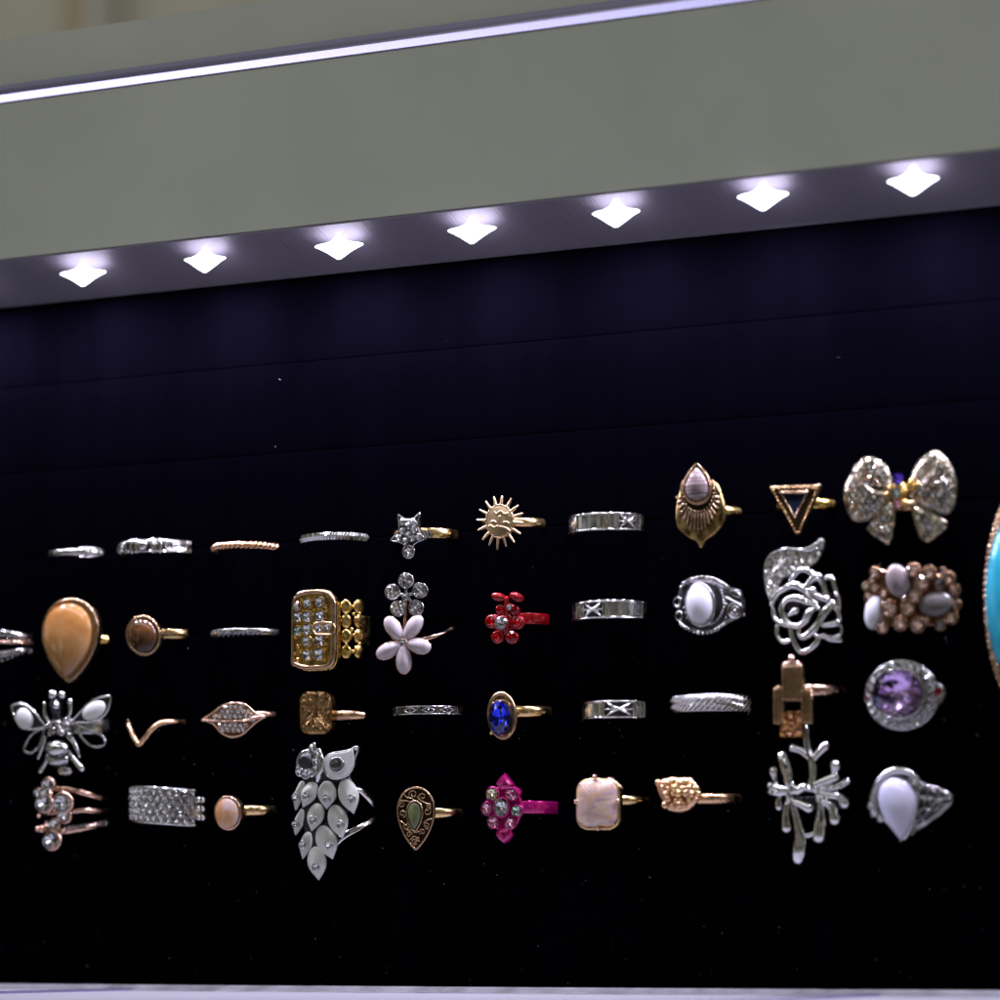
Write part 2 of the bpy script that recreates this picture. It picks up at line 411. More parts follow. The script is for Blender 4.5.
# twisted rope
T = Ring('twisted_rope_ring', 'thin copper rose ring twisted like rope in the top row', 278, 546.5, 9.0, left=212)
mb = MB()
for ph in (0, pi):
    mb.tube([T.pt(a, .5*cos(22*a+ph), -.6+.42*sin(22*a+ph)) for a in [-.2+i*.0128 for i in range(275)]], .00056, 7)
T.part('band', mb, 'rosecop')
# diamond-cut band
T = Ring('faceted_silver_ring', 'narrow silver band cut all over with small facets, left of the star ring', 368.5, 537.5, 9.0, left=300)
T.simple_band('silver', 1.95, 1.1, 'facet', n=90, rf=lambda a, q, k: (.22 if k % 2 else -.22)*(1 if abs(q) < .1 else -.4), smooth=False)
# star
T = Ring('star_ring', 'gold ring topped by a small star set with crystals and a clear drop below it', 458, 535, 9.0, orn=(408, 533, 2.2))
T.simple_band('gold', 2.6, 1.4, 'flat')
D = T.D+1.6
st = [(398.2, 514.5), (404, 518.5), (409, 520), (414, 518), (420, 512.5), (418.2, 520), (417.5, 528.5), (421, 534), (424.5, 539), (419, 541), (414, 544.5), (408.5, 551), (403.2, 544), (397, 541.6), (390.5, 540.2), (395, 535.5), (399, 530), (398.6, 522)]
mb = MB(); mb.prism(st, D, 1.5, .35)
for x in (422, 425, 428): mb.tube(T.path([(x+1, 531), (x+4, 538)], .15), .00018, 6)
T.part('star', mb, 'oxid'); mb = MB()
T.ptube(mb, st, D-.1, .75, 2, True, 6); T.ptube(mb, ellipse(408.5, 551.8, 5.6, 6.3), D-.1, .8, 1, True, 6)
for x, y in ((401.8, 522), (413.6, 523.6), (408, 526), (402, 531.4), (413.6, 530.2), (407.8, 534.6), (398.5, 538), (418.3, 536.8), (412, 538.3), (405, 541.3)):
    T.gem(x, y, D+.25, 2.9, 3.1, foil='foil', cup=mb)
T.gem(408.5, 551.8, D+.35, 5.1, 5.8, n=12, label='larger clear drop crystal')
T.part('rim', mb, 'silver')
# sun
T = Ring('sun_ring', 'pale gold sun ring with a face and sixteen thin rays', 546, 523.5, 9.0, orn=(499.5, 521.5, 1.8))
T.simple_band('gold', 2.6, 1.3)
D = T.D+1.5
mb = MB(); mb.dome(ellipse(499.6, 521.3, 14, 17), D-.3, .6, 1.0, 6)
T.ptube(mb, ellipse(499.6, 521.3, 13.6, 16.6), D-.15, .8, 1, True, 6)
T.part('sun_disc', mb, 'palegold')
for tip in ((494, 497), (502.2, 496.6), (511.2, 499), (518, 505.6), (522.4, 513.6), (523, 523), (520.2, 533.6), (514, 542), (506, 546), (497.4, 549), (489.2, 545), (482.8, 539.4), (478.2, 530), (477, 519.8), (479.8, 509.8), (486, 501.8)):
    mb = MB(); dx, dy = tip[0]-499.6, tip[1]-521.3; L = math.hypot(dx/14, dy/17)
    T.ptube(mb, [(499.6+dx/L*.96, 521.3+dy/L*.96, 1.7), (499.6+dx*.8, 521.3+dy*.8, 1.5), (tip[0], tip[1], .9)], D-.35, 1.5, 2, n=7); T.part('ray', mb, 'palegold')
mb = MB()
for pth in ([(494.4, 512.2), (497.2, 513.4), (500.8, 510.6), (504.4, 513.8), (507, 513.4)], [(491.2, 521.8), (493.5, 520.8), (496, 522)], [(503.6, 522.2), (506, 521.6), (508.6, 523)],
            [(488.6, 526.2), (491.5, 525.4), (494, 527.2), (497.4, 525.8)], [(499.6, 526.4), (503, 527), (507, 528.2), (509.6, 530.8)]):
    T.ptube(mb, pth, D+.18, .95, 3, n=6)
T.ball(mb, 500, 516.4, D+.25, 1.2)
T.part('face', mb, 'palegold')
# three cross bands share one helper
def cross_band(label, right, py, left, x_at, panels, ridges, w=4.25):
    T = Ring('cross_band_ring', label, right, py, 9.3, left=left)
    mb = MB(); T.band(mb, w, 1.3, 'flat'); T.part('band', mb, 'silver2'); mb = MB()
    for sg in (-1, 1): mb.tube([T.pt(radians(a), sg*w*.47, .08) for a in range(-10, 170, 6)], .00026, 6)
    for x, rr in ridges: mb.tube([T.on(x, z, .08) for z in (-w*.45, 0, w*.45)], rr*.001, 6)
    T.part('ridge', mb, 'silver')
    mb = MB(); x0, x1 = x_at; cx = (x0+x1)/2
    rows = []
    for k in range(9):
        x = x0+(x1-x0)*k/8; rows.append([T.on(x, z, .06) for z in (-w*.40, w*.40)])
    mb.rings(rows, closed=False); T.part('recess', mb, 'oxid'); mb = MB()
    for sx in (-1, 1):
        for sz in (-1, 1):
            mb.tube([T.on(cx+sx*(x1-x0)*.42*t, sz*w*.36*t**1.3, .16+.1*(1-t)) for t in (0, .35, .7, 1)], [.0003, .00042, .00034, .00014], 8)
    mb.tube([T.on(x, 0, .1) for x in (x0, cx, x1)], [.0002, .00045, .0002], 7)
    T.part('cross', mb, 'silver'); mb = MB()
    for a, b in panels:
        rows = [[T.on(a+(b-a)*k/8, z, .14) for z in (-w*.36, -w*.33, w*.33, w*.36)] for k in range(9)]
        mb.rings(rows, closed=False, smooth=False)
    T.part('plate', mb, 'silver2'); return T
cross_band('wide silver band with a cross carved at its right end, top row', 643.5, 523, 569.5, (619, 637), [(579, 603), (609, 617)], [(577.5, .32), (605, .5), (607.5, .25), (618, .3), (640, .3)])
# shield with agate
T = Ring('shield_ring', 'antique gold shield ring with a striped pear agate above a fan of rods', 742, 511.5, 8.8, orn=(698, 511, 1.8))
T.simple_band('antgold', 2.6, 1.3, wf=lambda a: .7+.5*sin(a)**2)
z8 = lambda pts: zm(670, 455, 10.526, pts)
sh = cr(z8([(285, 250), (200, 270), (120, 330), (80, 450), (55, 620), (75, 760), (180, 860), (270, 905), (318, 978), (365, 900), (450, 840), (545, 730), (578, 600), (545, 430), (490, 300), (400, 250)]), 3, True)
D = T.D+1.2
mb = MB(); mb.prism(sh, D, 1.2, .4); T.part('shield', mb, 'antgold'); mb = MB()
C = z8([(296, 385)])[0]
fan = [(C[0]+cos(a)*22.8, C[1]+sin(a)*(26+14*max(0, sin(a)))) for a in [2*pi*i/36 for i in range(36)]]
fan = [(C[0]+(x-C[0])*(1 if y > 498 else .8), y) for x, y in fan if y > 482]
mb.prism(fan, D+.3, .8, .2); T.part('fan_plate', mb, 'dkgold'); mb = MB()
for k in range(17):
    a = radians(12+156*k/16)
    i = (C[0]+cos(a)*17.8, C[1]+sin(a)*24); o = (C[0]+cos(a)*21.8, C[1]+sin(a)*(27+11*max(0, sin(a))**1.5))
    T.ptube(mb, [(i[0], i[1], .8), ((i[0]+o[0])/2, (i[1]+o[1])/2, 1.15), (o[0], o[1], 1.3)], D+.55, 1, 1, n=7)
for k in range(19):
    a = radians(-20+220*k/18); T.ball(mb, C[0]+cos(a)*15.4, C[1]+sin(a)*20, D+.6, 1.15)
T.part('rod', mb, 'bronze'); mb = MB()
T.ptube(mb, [(C[0]+cos(a)*17.4, C[1]+sin(a)*22.4) for a in [radians(-30+240*k/24) for k in range(25)]], D+.5, .5, 1, n=6)
pe = [(x, 967.4-y) for x, y in pear(697, 463.6, 503.8, 27, .75)]
pe = [(x, y) for x, y in pe]
mb.prism(pe, D+1.6, 1.8, .3); T.ptube(mb, pe, D+1.65, 1.1, 1, True, 6)
T.part('bezel', mb, 'bronze')
mb = MB(); pi_ = [(697+(x-697)*.84, 486+(y-486)*.84) for x, y in pe]; mb.dome(pi_, D+1.55, 1.5, .2); T.part('agate', mb, 'agate')
# triangle
T = Ring('triangle_ring', 'small dark gold downward triangle ring with a black stone', 836, 504, 8.6, orn=(796, 506, 2))
T.simple_band('goldy', 2.6, 1.3, wf=lambda a: .55+.6*sin(a))
D = T.D+1.6; mb = MB()
tri = [(769.5, 487.6), (772, 485.6), (819, 484.6), (820.6, 486), (799.5, 533.5), (796, 534.5)]
mb.prism(tri, D-.2, 1.4, .3); T.part('triangle', mb, 'dkgold'); mb = MB()
T.ptube(mb, [(771, 487.2), (820, 485.4)], D, 1.1, 1, n=7)
T.part('top_bar', mb, 'bronze'); mb = MB()
for a, b, n in (((773, 490), (796, 532), 12), ((817, 489), (799, 532), 12), ((775, 488.4), (816, 487.8), 12)):
    for k in range(n+1): T.ball(mb, a[0]+(b[0]-a[0])*k/n, a[1]+(b[1]-a[1])*k/n, D+.05, 1.25)
T.part('beaded_edge', mb, 'hammer'); mb = MB()
T.ptube(mb, [(780.5, 492.4), (807.5, 492)], D+.2, 1.5, 1, n=8)
T.ptube(mb, [(781, 493), (795, 517.5), (807, 493)], D+.05, .55, 1, n=6); T.part('bezel', mb, 'bronze')
mb = MB(); mb.prism([(782.5, 494), (806, 493.6), (795, 515.6)], D+.15, .8, .4); T.part('black_stone', mb, 'navy')
# bow
T = Ring('bow_ring', 'large crystal paved bow ring at the right end of the top row', 930, 505, 9.2, orn=(899, 495, 3.5))
T.simple_band('palegold', 2.5, 1.2)
zb = lambda pts: zm(840, 445, 8.333, pts)
D = T.D+2
def bowd(x, y): return D+1.6*math.sin(min(1, abs(x-899)/46)*pi*.8)
L = cr(zb([(440, 400), (430, 320), (395, 190), (300, 110), (205, 103), (120, 190), (58, 300), (33, 390), (48, 510), (100, 615), (180, 638), (285, 595), (370, 515)]), 2, True)
Rr = cr(zb([(560, 400), (585, 290), (640, 160), (720, 82), (800, 50), (885, 110), (952, 240), (972, 350), (945, 520), (880, 575), (760, 545), (640, 480)]), 2, True)
lt = zb([(465, 480), (370, 500), (290, 600), (222, 700), (300, 770), (405, 828), (432, 770), (455, 620)]); rt = zb([(590, 500), (690, 530), (790, 575), (893, 640), (872, 705), (740, 808), (680, 790), (625, 660)])
nb = 0
for nm, poly, hole, fold in (('bow_loop', L, zb([(245, 352), (300, 338), (365, 355), (330, 378)]), zb([(130, 260), (200, 340), (290, 395), (400, 410)])), ('bow_loop', Rr, None, zb([(830, 120), (780, 230), (700, 320), (600, 400)])), ('bow_tail', lt, None, None), ('bow_tail', rt, None, None)):
    mb = MB(); mb.dome(poly, D-.4, 1.7 if nm == 'bow_loop' else .9, .7, 5)
    if hole: mb2 = MB(); mb2.dome(hole, D+1.1, .3, .2, 3)
    prt = T.part(nm, mb, 'champ'); mb = MB()
    T.ptube(mb, poly, D-.35, .6, 1, True, 6)
    if fold: T.ptube(mb, fold, D+1.75, 1.3, 3, n=6)
    T.part('edge', mb, 'champ', prt)
    if hole: T.part('fold_shade', mb2, 'black', prt)  # black dome stands in for the shade inside the loop's fold
    cx = sum(p[0] for p in poly)/len(poly); cy = sum(p[1] for p in poly)/len(poly); rad = max(math.hypot(p[0]-cx, p[1]-cy) for p in poly)
    mb = MB()
    for q in pack(poly, 6.3, 2.4):
        if hole and inside(q, hole): continue
        if fold and min(math.hypot(q[0]-f[0], q[1]-f[1]) for f in cr(fold, 3)) < 2.2: continue
        s_ = min(1, math.hypot(q[0]-cx, q[1]-cy)/rad)
        hh = (1.7 if nm == 'bow_loop' else .9)*sqrt(max(0, 1-s_*s_))
        n_ = Vector(((q[0]-cx)/rad*.55, -1, -(q[1]-cy)/rad*.55)).normalized()
        T.gem(q[0], q[1], D-.15+hh, 2.9, 3.1, foil=random.choice(['foil', 'foilw', 'foilw', 'foilk', 'foilc']), parent=prt, nrm=n_, n=8)
        T.ball(mb, q[0]+3.1, q[1]+1.2, D-.1+hh, .9); nb += 1
    T.part('prong', mb, 'champ', prt)
for x, y, r, f in ((899, 479, 6.2, 'foilviol'), (896.5, 493, 5, 'foilg'), (898.5, 504, 4.6, 'foilp')):
    T.gem(x, y, D+2.6, r, r*1.15, foil=f, n=10, name='knot_crystal')
mb = MB()
for x, y, r in ((905.5, 491, 3.6), (911, 482.5, 3.6), (905, 503, 3.8), (914, 486, 3), (908.5, 486.5, 2.6), (918, 484.5, 2.6), (887, 494, 2.6), (889, 487, 2)): T.ball(mb, x, y, D+1.9, r)
mb.dome(ellipse(899, 494, 7.5, 16), D+.8, 1.2, 1.2, 5)
T.part('knot', mb, 'goldy')
# =================================================================== SECOND ROW
T = Ring('triple_band_ring', 'rose gold ring of three narrow bands cut off by the left edge of the photo', 33, 643, 9.2, dc=-2)
for k, (zb_, r_, mt) in enumerate(((1.9, 1.9, 'antsil'), (0, 1.1, 'rose'), (-2.6, 1.9, 'antsil'))):
    mb = MB(); T.band(mb, r_, 1.2, 'dome', z=lambda a, q=zb_: q*.75+q*.6*sin(a)**2); prt = T.part('band', mb, mt)
    if k == 2: T.bgem(28.5, 651, 3, .5, parent=prt, n=10)
    if k != 1:
        for x in range(2, 26, 5): T.bgem(x, (635.5+x*.06 if k == 0 else 661-x*.38), 1.6, .12, parent=prt)
# peach pear
T = Ring('pear_stone_ring', 'large peach pear shaped stone in a gold ring near the left edge', 108.5, 639.5, 8.8, orn=(69, 640, 4))
T.simple_band('goldy', 2.6, 1.4, wf=lambda a: .75+.4*sin(a))
D = T.D+1
ob = pear(69, 599.5, 681.5, 54, .62, lean=-1.2)
mb = MB(); mb.prism([(x+1.6, y) for x, y in ob], D+.8, 2.2, .3); T.ptube(mb, [(x+1.2, y) for x, y in ob], D+.9, 1.7, 1, True, 7); T.part('bezel', mb, 'bronze')
mb = MB(); mb.dome([(67.5+(x-69)*.88, 642.5+(y-642)*.92) for x, y in ob], D+1.2, 2.6, .8, 10); T.part('peach_stone', mb, 'peach')
# brown oval
T = Ring('oval_stone_ring', 'gold ring with a dark brown oval stone, right of the peach pear', 187.5, 634.5, 8.8, orn=(143.5, 635.5, 2.6))
T.simple_band('gold', 2.5, 1.3, 'flat'); mb = MB(); mb.tube([T.pt(radians(a), -.2, .05) for a in range(-5, 120, 6)], .00035, 6); T.part('groove_line', mb, 'dkgold')
D = T.D+1; e = ellipse(143.5, 635.5, 16, 19, -8)
mb = MB(); mb.prism(e, D+.8, 1.9, .3); T.ptube(mb, e, D+.8, 1.7, 1, True, 7); T.part('bezel', mb, 'bronze')
mb = MB(); mb.dome(ellipse(143, 636, 14.4, 17.2, -8), D+.8, 1.9, .2, 9); T.part('brown_stone', mb, 'brown')
# thin silver
T = Ring('grooved_silver_ring', 'very thin grooved silver band in the second row, left of the buckle ring', 279, 632.6, 9.0, left=210)
T.simple_band('silver2', 1.65, 1.1, 'flat'); mb = MB()
for x in range(218, 262, 5):
    mb.tube(T.path([(x, 637-(x-218)*.06), (x+6, 633-(x-218)*.06)], .03), .00022, 5)
T.part('groove', mb, 'oxid')
# buckle
T = Ring('buckle_ring', 'wide yellow gold buckle ring set with rows of clear crystals', 370, 631, 9.2, orn=(318, 630, 2.2))
mb = MB(); T.band(mb, 7.5, .9, 'flat', a0=-30, a1=20); T.band(mb, 8.0, .8, 'flat', a0=80, a1=210); T.part('band', mb, 'antgold')
for x in (346.3, 359.2):
    for k, y in enumerate((606.6, 621, 636, 651.6)):
        mb = MB(); a, nn, t = T.frame(x); c = T.onp(x, y, -.1); r = (6.6-.3*(k % 2))*S(c)
        rs = []
        for s_, h_ in ((1, -.5), (1, .15), (.9, .4), (.55, .5)): rs.append([c+t*r*s_*cos(2*pi*i/18)*.92+Vector((0, 0, 1))*r*s_*1.12*sin(2*pi*i/18)+nn*h_*.001 for i in range(18)])
        mb.rings(rs, cap0=True, cap1=True, capsmooth=True); T.part('link_disc', mb, 'goldy')
mb = MB()
for x, y, r in ((351.6, 629.4, 2.6), (339.5, 620.5, 2.2), (353.6, 634.8, 2), (338.5, 654, 2.5), (353.4, 614, 2), (339.5, 637.5, 2.4), (352.6, 651.4, 2.2), (346.2, 613.6, 2), (346.2, 643.6, 2), (359.4, 614, 2), (359.4, 643.8, 2), (353, 606.6, 1.8), (339, 607, 2)):
    mb.sphere(T.onp(x, y, .1), r*.00025)
T.part('link_bead', mb, 'goldy')
zk = lambda pts: zm(285, 580, 10, pts); D = T.D+1.7
fo = cr(zk([(70, 215), (110, 165), (155, 118), (255, 100), (390, 100), (465, 135), (512, 210), (522, 300), (526, 500), (524, 690), (512, 820), (452, 893), (320, 905), (180, 905), (112, 862), (64, 820), (62, 520)]), 3, True)
mb = MB(); mb.prism(fo, D-.7, 1.6, .3); T.part('plate', mb, 'goldy')
mb = MB(); fr = cr(zk([(84, 225), (118, 165), (165, 135), (255, 120), (390, 121), (445, 150), (482, 215), (488, 300), (490, 500), (488, 690), (476, 805), (430, 862), (320, 872), (180, 872), (118, 845), (80, 815), (76, 520)]), 3, True)
q = []
for x, y in fr: q.append((x, y, 3.6 if x > 327 else (2.6 if y > 655 or y < 596 else 1.4)))
T.ptube(mb, q, D-.2, 3, 1, True, 8); T.part('frame', mb, 'bronze'); mb = MB()
for x, y, r, f in ((125, 265, 38, 'foil'), (230, 232, 40, 'foil'), (358, 222, 46, 'foil'), (135, 370, 38, 'foil'), (225, 366, 44, 'foil'), (354, 358, 48, 'foil'), (128, 508, 38, 'foilg'), (225, 492, 44, 'foil'), (226, 614, 42, 'foil'), (354, 606, 46, 'foil'), (226, 752, 42, 'foil'), (345, 742, 50, 'foil')):
    T.gem(285+x/10, 580+y/10, D-.45, r/9, r/7.9, foil=f, cup=mb, n=10)
for x, y, r in ((105, 570, 22), (135, 665, 24), (160, 715, 20), (130, 800, 28), (285, 350, 16), (285, 600, 16), (410, 270, 22), (415, 310, 18), (400, 690, 18), (290, 300, 16), (180, 310, 14), (170, 200, 18), (400, 800, 20), (285, 200, 14), (420, 560, 18), (100, 740, 20), (415, 640, 16)): T.ball(mb, 285+x/10, 580+y/10, D-.5, r/10)
T.part('bead_setting', mb, 'goldy'); mb = MB()
mb.prism(rrect(313, 622.5, 335, 634.5, 5.5), D+.5, 1.1, .3); T.ptube(mb, rrect(313, 622.5, 335, 634.5, 5.5), D+.45, 1, 1, True, 6); T.part('tongue', mb, 'palegold')
for x, y in ((319, 628.6), (327.6, 627.2)): T.gem(x, y, D+.7, 3.7, 4.2, n=10)
# double flower
T = Ring('double_flower_ring', 'rose silver ring with a small crystal flower above a five petal white flower', 453.5, 628, 8.8, orn=(404, 640, 2.6))
mb = MB(); T.band(mb, 1.3, 1.0, 'round', z=lambda a: -3.6*max(0, sin(a))); T.part('band', mb, 'rose')
D = T.D+1.6
pts = [(406, 580.5), (420, 590.4), (416, 607.6), (398, 608.6), (392.5, 592)]
for (x, y) in pts:
    mb = MB(); o = cr([(x+7.2*cos(a), y+7.4*sin(a)) for a in [2*pi*i/10 for i in range(10)]], 2, True)
    mb.dome(o, D-.3, .3, .8, 3); T.ptube(mb, o, D-.2, .9, 1, True, 6)
    T.ptube(mb, [(x, y), (406.5, 596)], D-.6, 2, 1, n=6); pr = T.part('small_petal', mb, 'antsil'); 
    for k in range(7):
        a = 2*pi*k/6+y; rr = 0 if k == 6 else 4.3
        T.gem(x+rr*cos(a), y+rr*sin(a), D+.1, 2.5, foil=random.choice(['foil', 'foilw', 'foilk']), parent=pr, n=8)
mb = MB(); T.ptube(mb, [(406.5, 596), (404, 642)], D-.8, 2, 1, n=6); T.part('stem', mb, 'rose')
T.gem(406.5, 596.4, D+.4, 4.2, foil='foil', n=10, name='centre_crystal')
for ex, ey, w in ((386.5, 617.2, 15), (420.5, 615.6, 14.5), (430.5, 648.4, 15.5), (404, 673.8, 15.5), (376.8, 656.4, 15)):
    cx, cy = 403.4, 642.6; dx, dy = ex-cx, ey-cy; L = math.hypot(dx, dy); ux, uy = dx/L, dy/L; o = []
    for i in range(28):
        t = 2*pi*i/28; v = (1+cos(t))/2; ww = w/2*sin(t)*(.35+.65*(1-v))**.35*1.12
        a_ = 2.5+(L-2.5)*(1-v); o.append((cx+ux*a_-uy*ww, cy+uy*a_+ux*ww))
    mb = MB(); mb.dome(o, D+.1, 1.2, .5, 7); pr = T.part('white_petal', mb, 'cateye')
    mb = MB(); T.ptube(mb, o, D-.1, .7, 1, True, 6); T.part('petal_rim', mb, 'rose', pr)
mb = MB(); T.gem(403.4, 642.6, D+1.1, 3.6, foil='foil', cup=mb, name='centre_crystal'); T.part('centre_setting', mb, 'rose')
# red flower
T = Ring('red_flower_ring', 'bright red enamel flower ring with one clear crystal centre and a bud on top', 549, 619.5, 9.0, orn=(503, 621, 2.2))
T.simple_band('red', 2.8, 1.4, 'flat')
D = T.D+1.5
for x, y, rx, ry, t in ((498.4, 597, 7.5, 4.4, 15), (516.4, 597, 7.2, 4.6, 25)):
    mb = MB(); mb.dome(ellipse(x, y, rx, ry, t), D-.2, 1.0, .7, 6); T.ptube(mb, ellipse(x, y, rx*.8, ry*.8, t), D+.3, .7, 1, True, 6); T.part('leaf', mb, 'red')
mb = MB(); T.ptube(mb, [(507, 599), (507, 607), (505, 618)], D-.1, 3, 2); mb.dome(ellipse(504, 623, 11, 12), D-.5, .8, .8, 5); T.part('flower_base', mb, 'red')
for x, y, r in ((491.5, 621.5, 6.6), (517.5, 622.5, 6.8), (497.5, 637, 6.4), (511.5, 637, 6.6), (501, 609.5, 5.4), (514, 610.5, 5.0)):
    mb = MB(); mb.dome(ellipse(x, y, r, r*1.08), D-.2, .6, .8, 5); pr = T.part('petal', mb, 'red')
    T.gem(x, y, D+.45, r*.78, r*.82, foil='foilr', glassm='redg', parent=pr, n=10)
mb = MB(); T.gem(502, 623.5, D+1, 6.6, 7, foil='foil', n=12, cup=mb, name='centre_crystal'); T.gem(509.8, 607.2, D+1.0, 3.1, foil='foil', cup=mb); T.part('setting', mb, 'red')
cross_band('wide silver band with a cross carved at its left end, second row', 647, 610.5, 573, (584, 602), [(611, 640)], [(581, .4), (607.5, .55), (642, .35), (577, .25)], 4.35)
# white oval, ornate
T = Ring('ornate_oval_ring', 'antique silver ring with a white oval stone, rope borders and a spiral shoulder', 746, 606, 9.2, orn=(705, 605, 0.8))
T.simple_band('oxid', 4.6, 1.2)
zo = lambda pts: zm(670, 570, 11.1, pts); D = T.D+.6
def od(x, y): return D+.5-max(0, (x-722))*.09-max(0, 690-x)*.05
sh = cr(zo([(85, 330), (110, 195), (200, 115), (330, 85), (470, 95), (560, 140), (650, 190), (780, 215), (815, 320), (825, 430), (800, 530), (690, 570), (560, 640), (440, 690), (320, 695), (190, 645), (120, 590), (75, 470)]), 2, True)
mb = MB(); mb.dome(sh, D-1.6, 1.7, .5, 8, power=.5); T.part('base', mb, 'oxid')
mb = MB(); rope = cr(zo([(640, 190), (560, 138), (470, 97), (330, 82), (200, 122), (115, 200)]), 5)
rope2 = cr(zo([(125, 600), (200, 650), (320, 695), (440, 690), (540, 645), (635, 575), (690, 555)]), 5)
for rp in (rope, rope2):
    for i in range(0, len(rp), 2): x, y = rp[i]; T.ball(mb, x, y, od(x, y)-.1, 2.5)
for i in range(40):
    a = 2*pi*i/40; x, y = 670+385/11.1+215/11.1*cos(a), 570+370/11.1+245/11.1*sin(a); T.ball(mb, x, y, od(x, y)+.3, 1.25)
T.part('rope_border', mb, 'antsil'); mb = MB()
for r in (7.3, 4.4): T.ptube(mb, ellipse(735, 610.5, r, r*1.05, 0, 18), lambda x, y: od(x, y)+.45, 1.1, 1, True, 6)
T.ball(mb, 735, 610.5, od(735, 610)+.5, 2); T.ptube(mb, zo([(620, 300), (720, 350), (790, 380)]), lambda x, y: od(x, y)+.4, 1, 3)
for x, y in ((726, 617.5), (731.5, 620.5), (743, 607), (744, 615), (726.5, 604)): T.ball(mb, x, y, od(x, y)+.3, 1.3)
for x, y, r in ((77, 602, 3.6), (79, 616, 3.6)): T.ptube(mb, ellipse(600+x, y, 3.4, 4.6, 10, 14), od(677, y)+.3, 1.1, 1, True, 6)
for x, y in ((681, 599), (684, 608), (685.5, 613), (682, 613.5), (687.5, 617.5), (679, 606)): T.ball(mb, x, y, od(x, y)+.35, 1.4)
mb.dome(ellipse(735, 593.5, 7.2, 3.8, 32), od(735, 593)+.2, .6, .3, 5); T.part('spiral_scroll', mb, 'antsil')
mb = MB(); e = ellipse(700.2, 605, 14.8, 21.2, -3); mb.prism(e, D+1.6, 2, .3); T.ptube(mb, e, D+1.6, 1.1, 1, True, 6); T.part('bezel', mb, 'antsil')
mb = MB(); mb.dome(ellipse(699.6, 604.8, 13.2, 19.8, -3), D+1.6, 2.0, .2, 9); T.part('white_stone', mb, 'milk')
# rose with leaf
T = Ring('rose_ring', 'big openwork silver rose ring with a glittering leaf rising at upper left', 838, 600, 9.0, orn=(804, 605, 3))
T.simple_band('oxid', 3.5, 1.0, 'flat')
zr = lambda pts: zm(740, 530, 7.143, pts); D = T.D+2
def rd(x, y): return D+1.4-2.6*((x-805)/38)**2-1.2*((y-608)/48)**2
lf = cr(zr([(262, 500), (205, 470), (188, 420), (172, 260), (220, 170), (330, 128), (440, 135), (520, 110), (552, 65), (580, 55), (597, 80), (582, 150), (545, 225), (490, 265), (400, 300), (300, 350), (270, 430)]), 2, True)
mb = MB(); mb.prism(lf, D-.3, 1.1, .3); T.part('leaf', mb, 'sglitter'); mb = MB()
T.ptube(mb, [(p[0], p[1], .9) for p in zr([(215, 500), (186, 420), (174, 260), (222, 172), (330, 132)])]+[(p[0], p[1], r) for p, r in zip(zr([(430, 140), (500, 135), (548, 105), (572, 75)]), (1.6, 3.4, 3.2, 1.6))], D-.1, 1, 4); T.part('leaf_edge', mb, 'silver')
paths = [[(230, 530, 20), (265, 465, 20), (330, 415, 24), (400, 393, 30), (465, 432, 22)], [(320, 640, 24), (300, 570, 24), (335, 500, 24), (420, 488, 30), (480, 518, 20), (540, 528, 18)], [(310, 590, 18), (335, 650, 20), (400, 688, 22), (462, 660, 24), (498, 590, 28), (545, 560, 12)],
         [(355, 605, 16), (398, 575, 26)], [(462, 430, 18), (500, 370, 22), (560, 335, 34), (592, 380, 22), (620, 470, 16)], [(515, 430, 24), (555, 475, 20), (622, 497, 24)], [(365, 360, 20), (420, 295, 20), (480, 288, 22), (545, 335, 22)], [(615, 345, 16), (658, 345, 20), (690, 455, 16)],
         [(660, 530, 30), (605, 590, 30), (565, 660, 24), (525, 715, 28), (462, 765, 26), (418, 740, 18), (430, 690, 14)], [(650, 530, 18), (700, 580, 16), (712, 650, 20), (685, 668, 26), (600, 682, 18)], [(238, 565, 16), (255, 640, 20), (332, 678, 22)], [(268, 690, 18), (270, 755, 18), (312, 800, 20), (362, 788, 16)],
         [(362, 700, 18), (382, 785, 20), (428, 862, 22), (475, 870, 22), (545, 815, 22), (582, 760, 20), (650, 772, 18), (712, 758, 22)], [(720, 790, 18), (640, 782, 16), (600, 760, 14)], [(712, 660, 12), (728, 710, 12), (712, 770, 14)], [(460, 432, 16), (512, 500, 18), (560, 560, 14)], [(690, 450, 14), (712, 505, 14), (705, 580, 12)], [(520, 720, 12), (560, 770, 14)], [(430, 690, 10), (380, 690, 14)]]
for pth in paths:
    mb = MB(); T.ptube(mb, [(740+x/7.143, 530+y/7.143, r/7.143*1.12) for x, y, r in pth], rd, 3, 5, n=8, flat=1.2); T.part('petal', mb, 'silver')
mb = MB()
for x, y, r in ((230, 530, 26), (398, 578, 32), (520, 430, 30), (622, 495, 32), (690, 462, 22), (700, 664, 26), (540, 525, 24), (545, 335, 36), (240, 345, 0), (705, 758, 24), (545, 708, 18), (340, 680, 22)):
    if r: T.ball(mb, 740+x/7.143, 530+y/7.143, rd(740+x/7.143, 530+y/7.143)+.3, r/7.143*.9)
T.part('petal_tip', mb, 'silver')
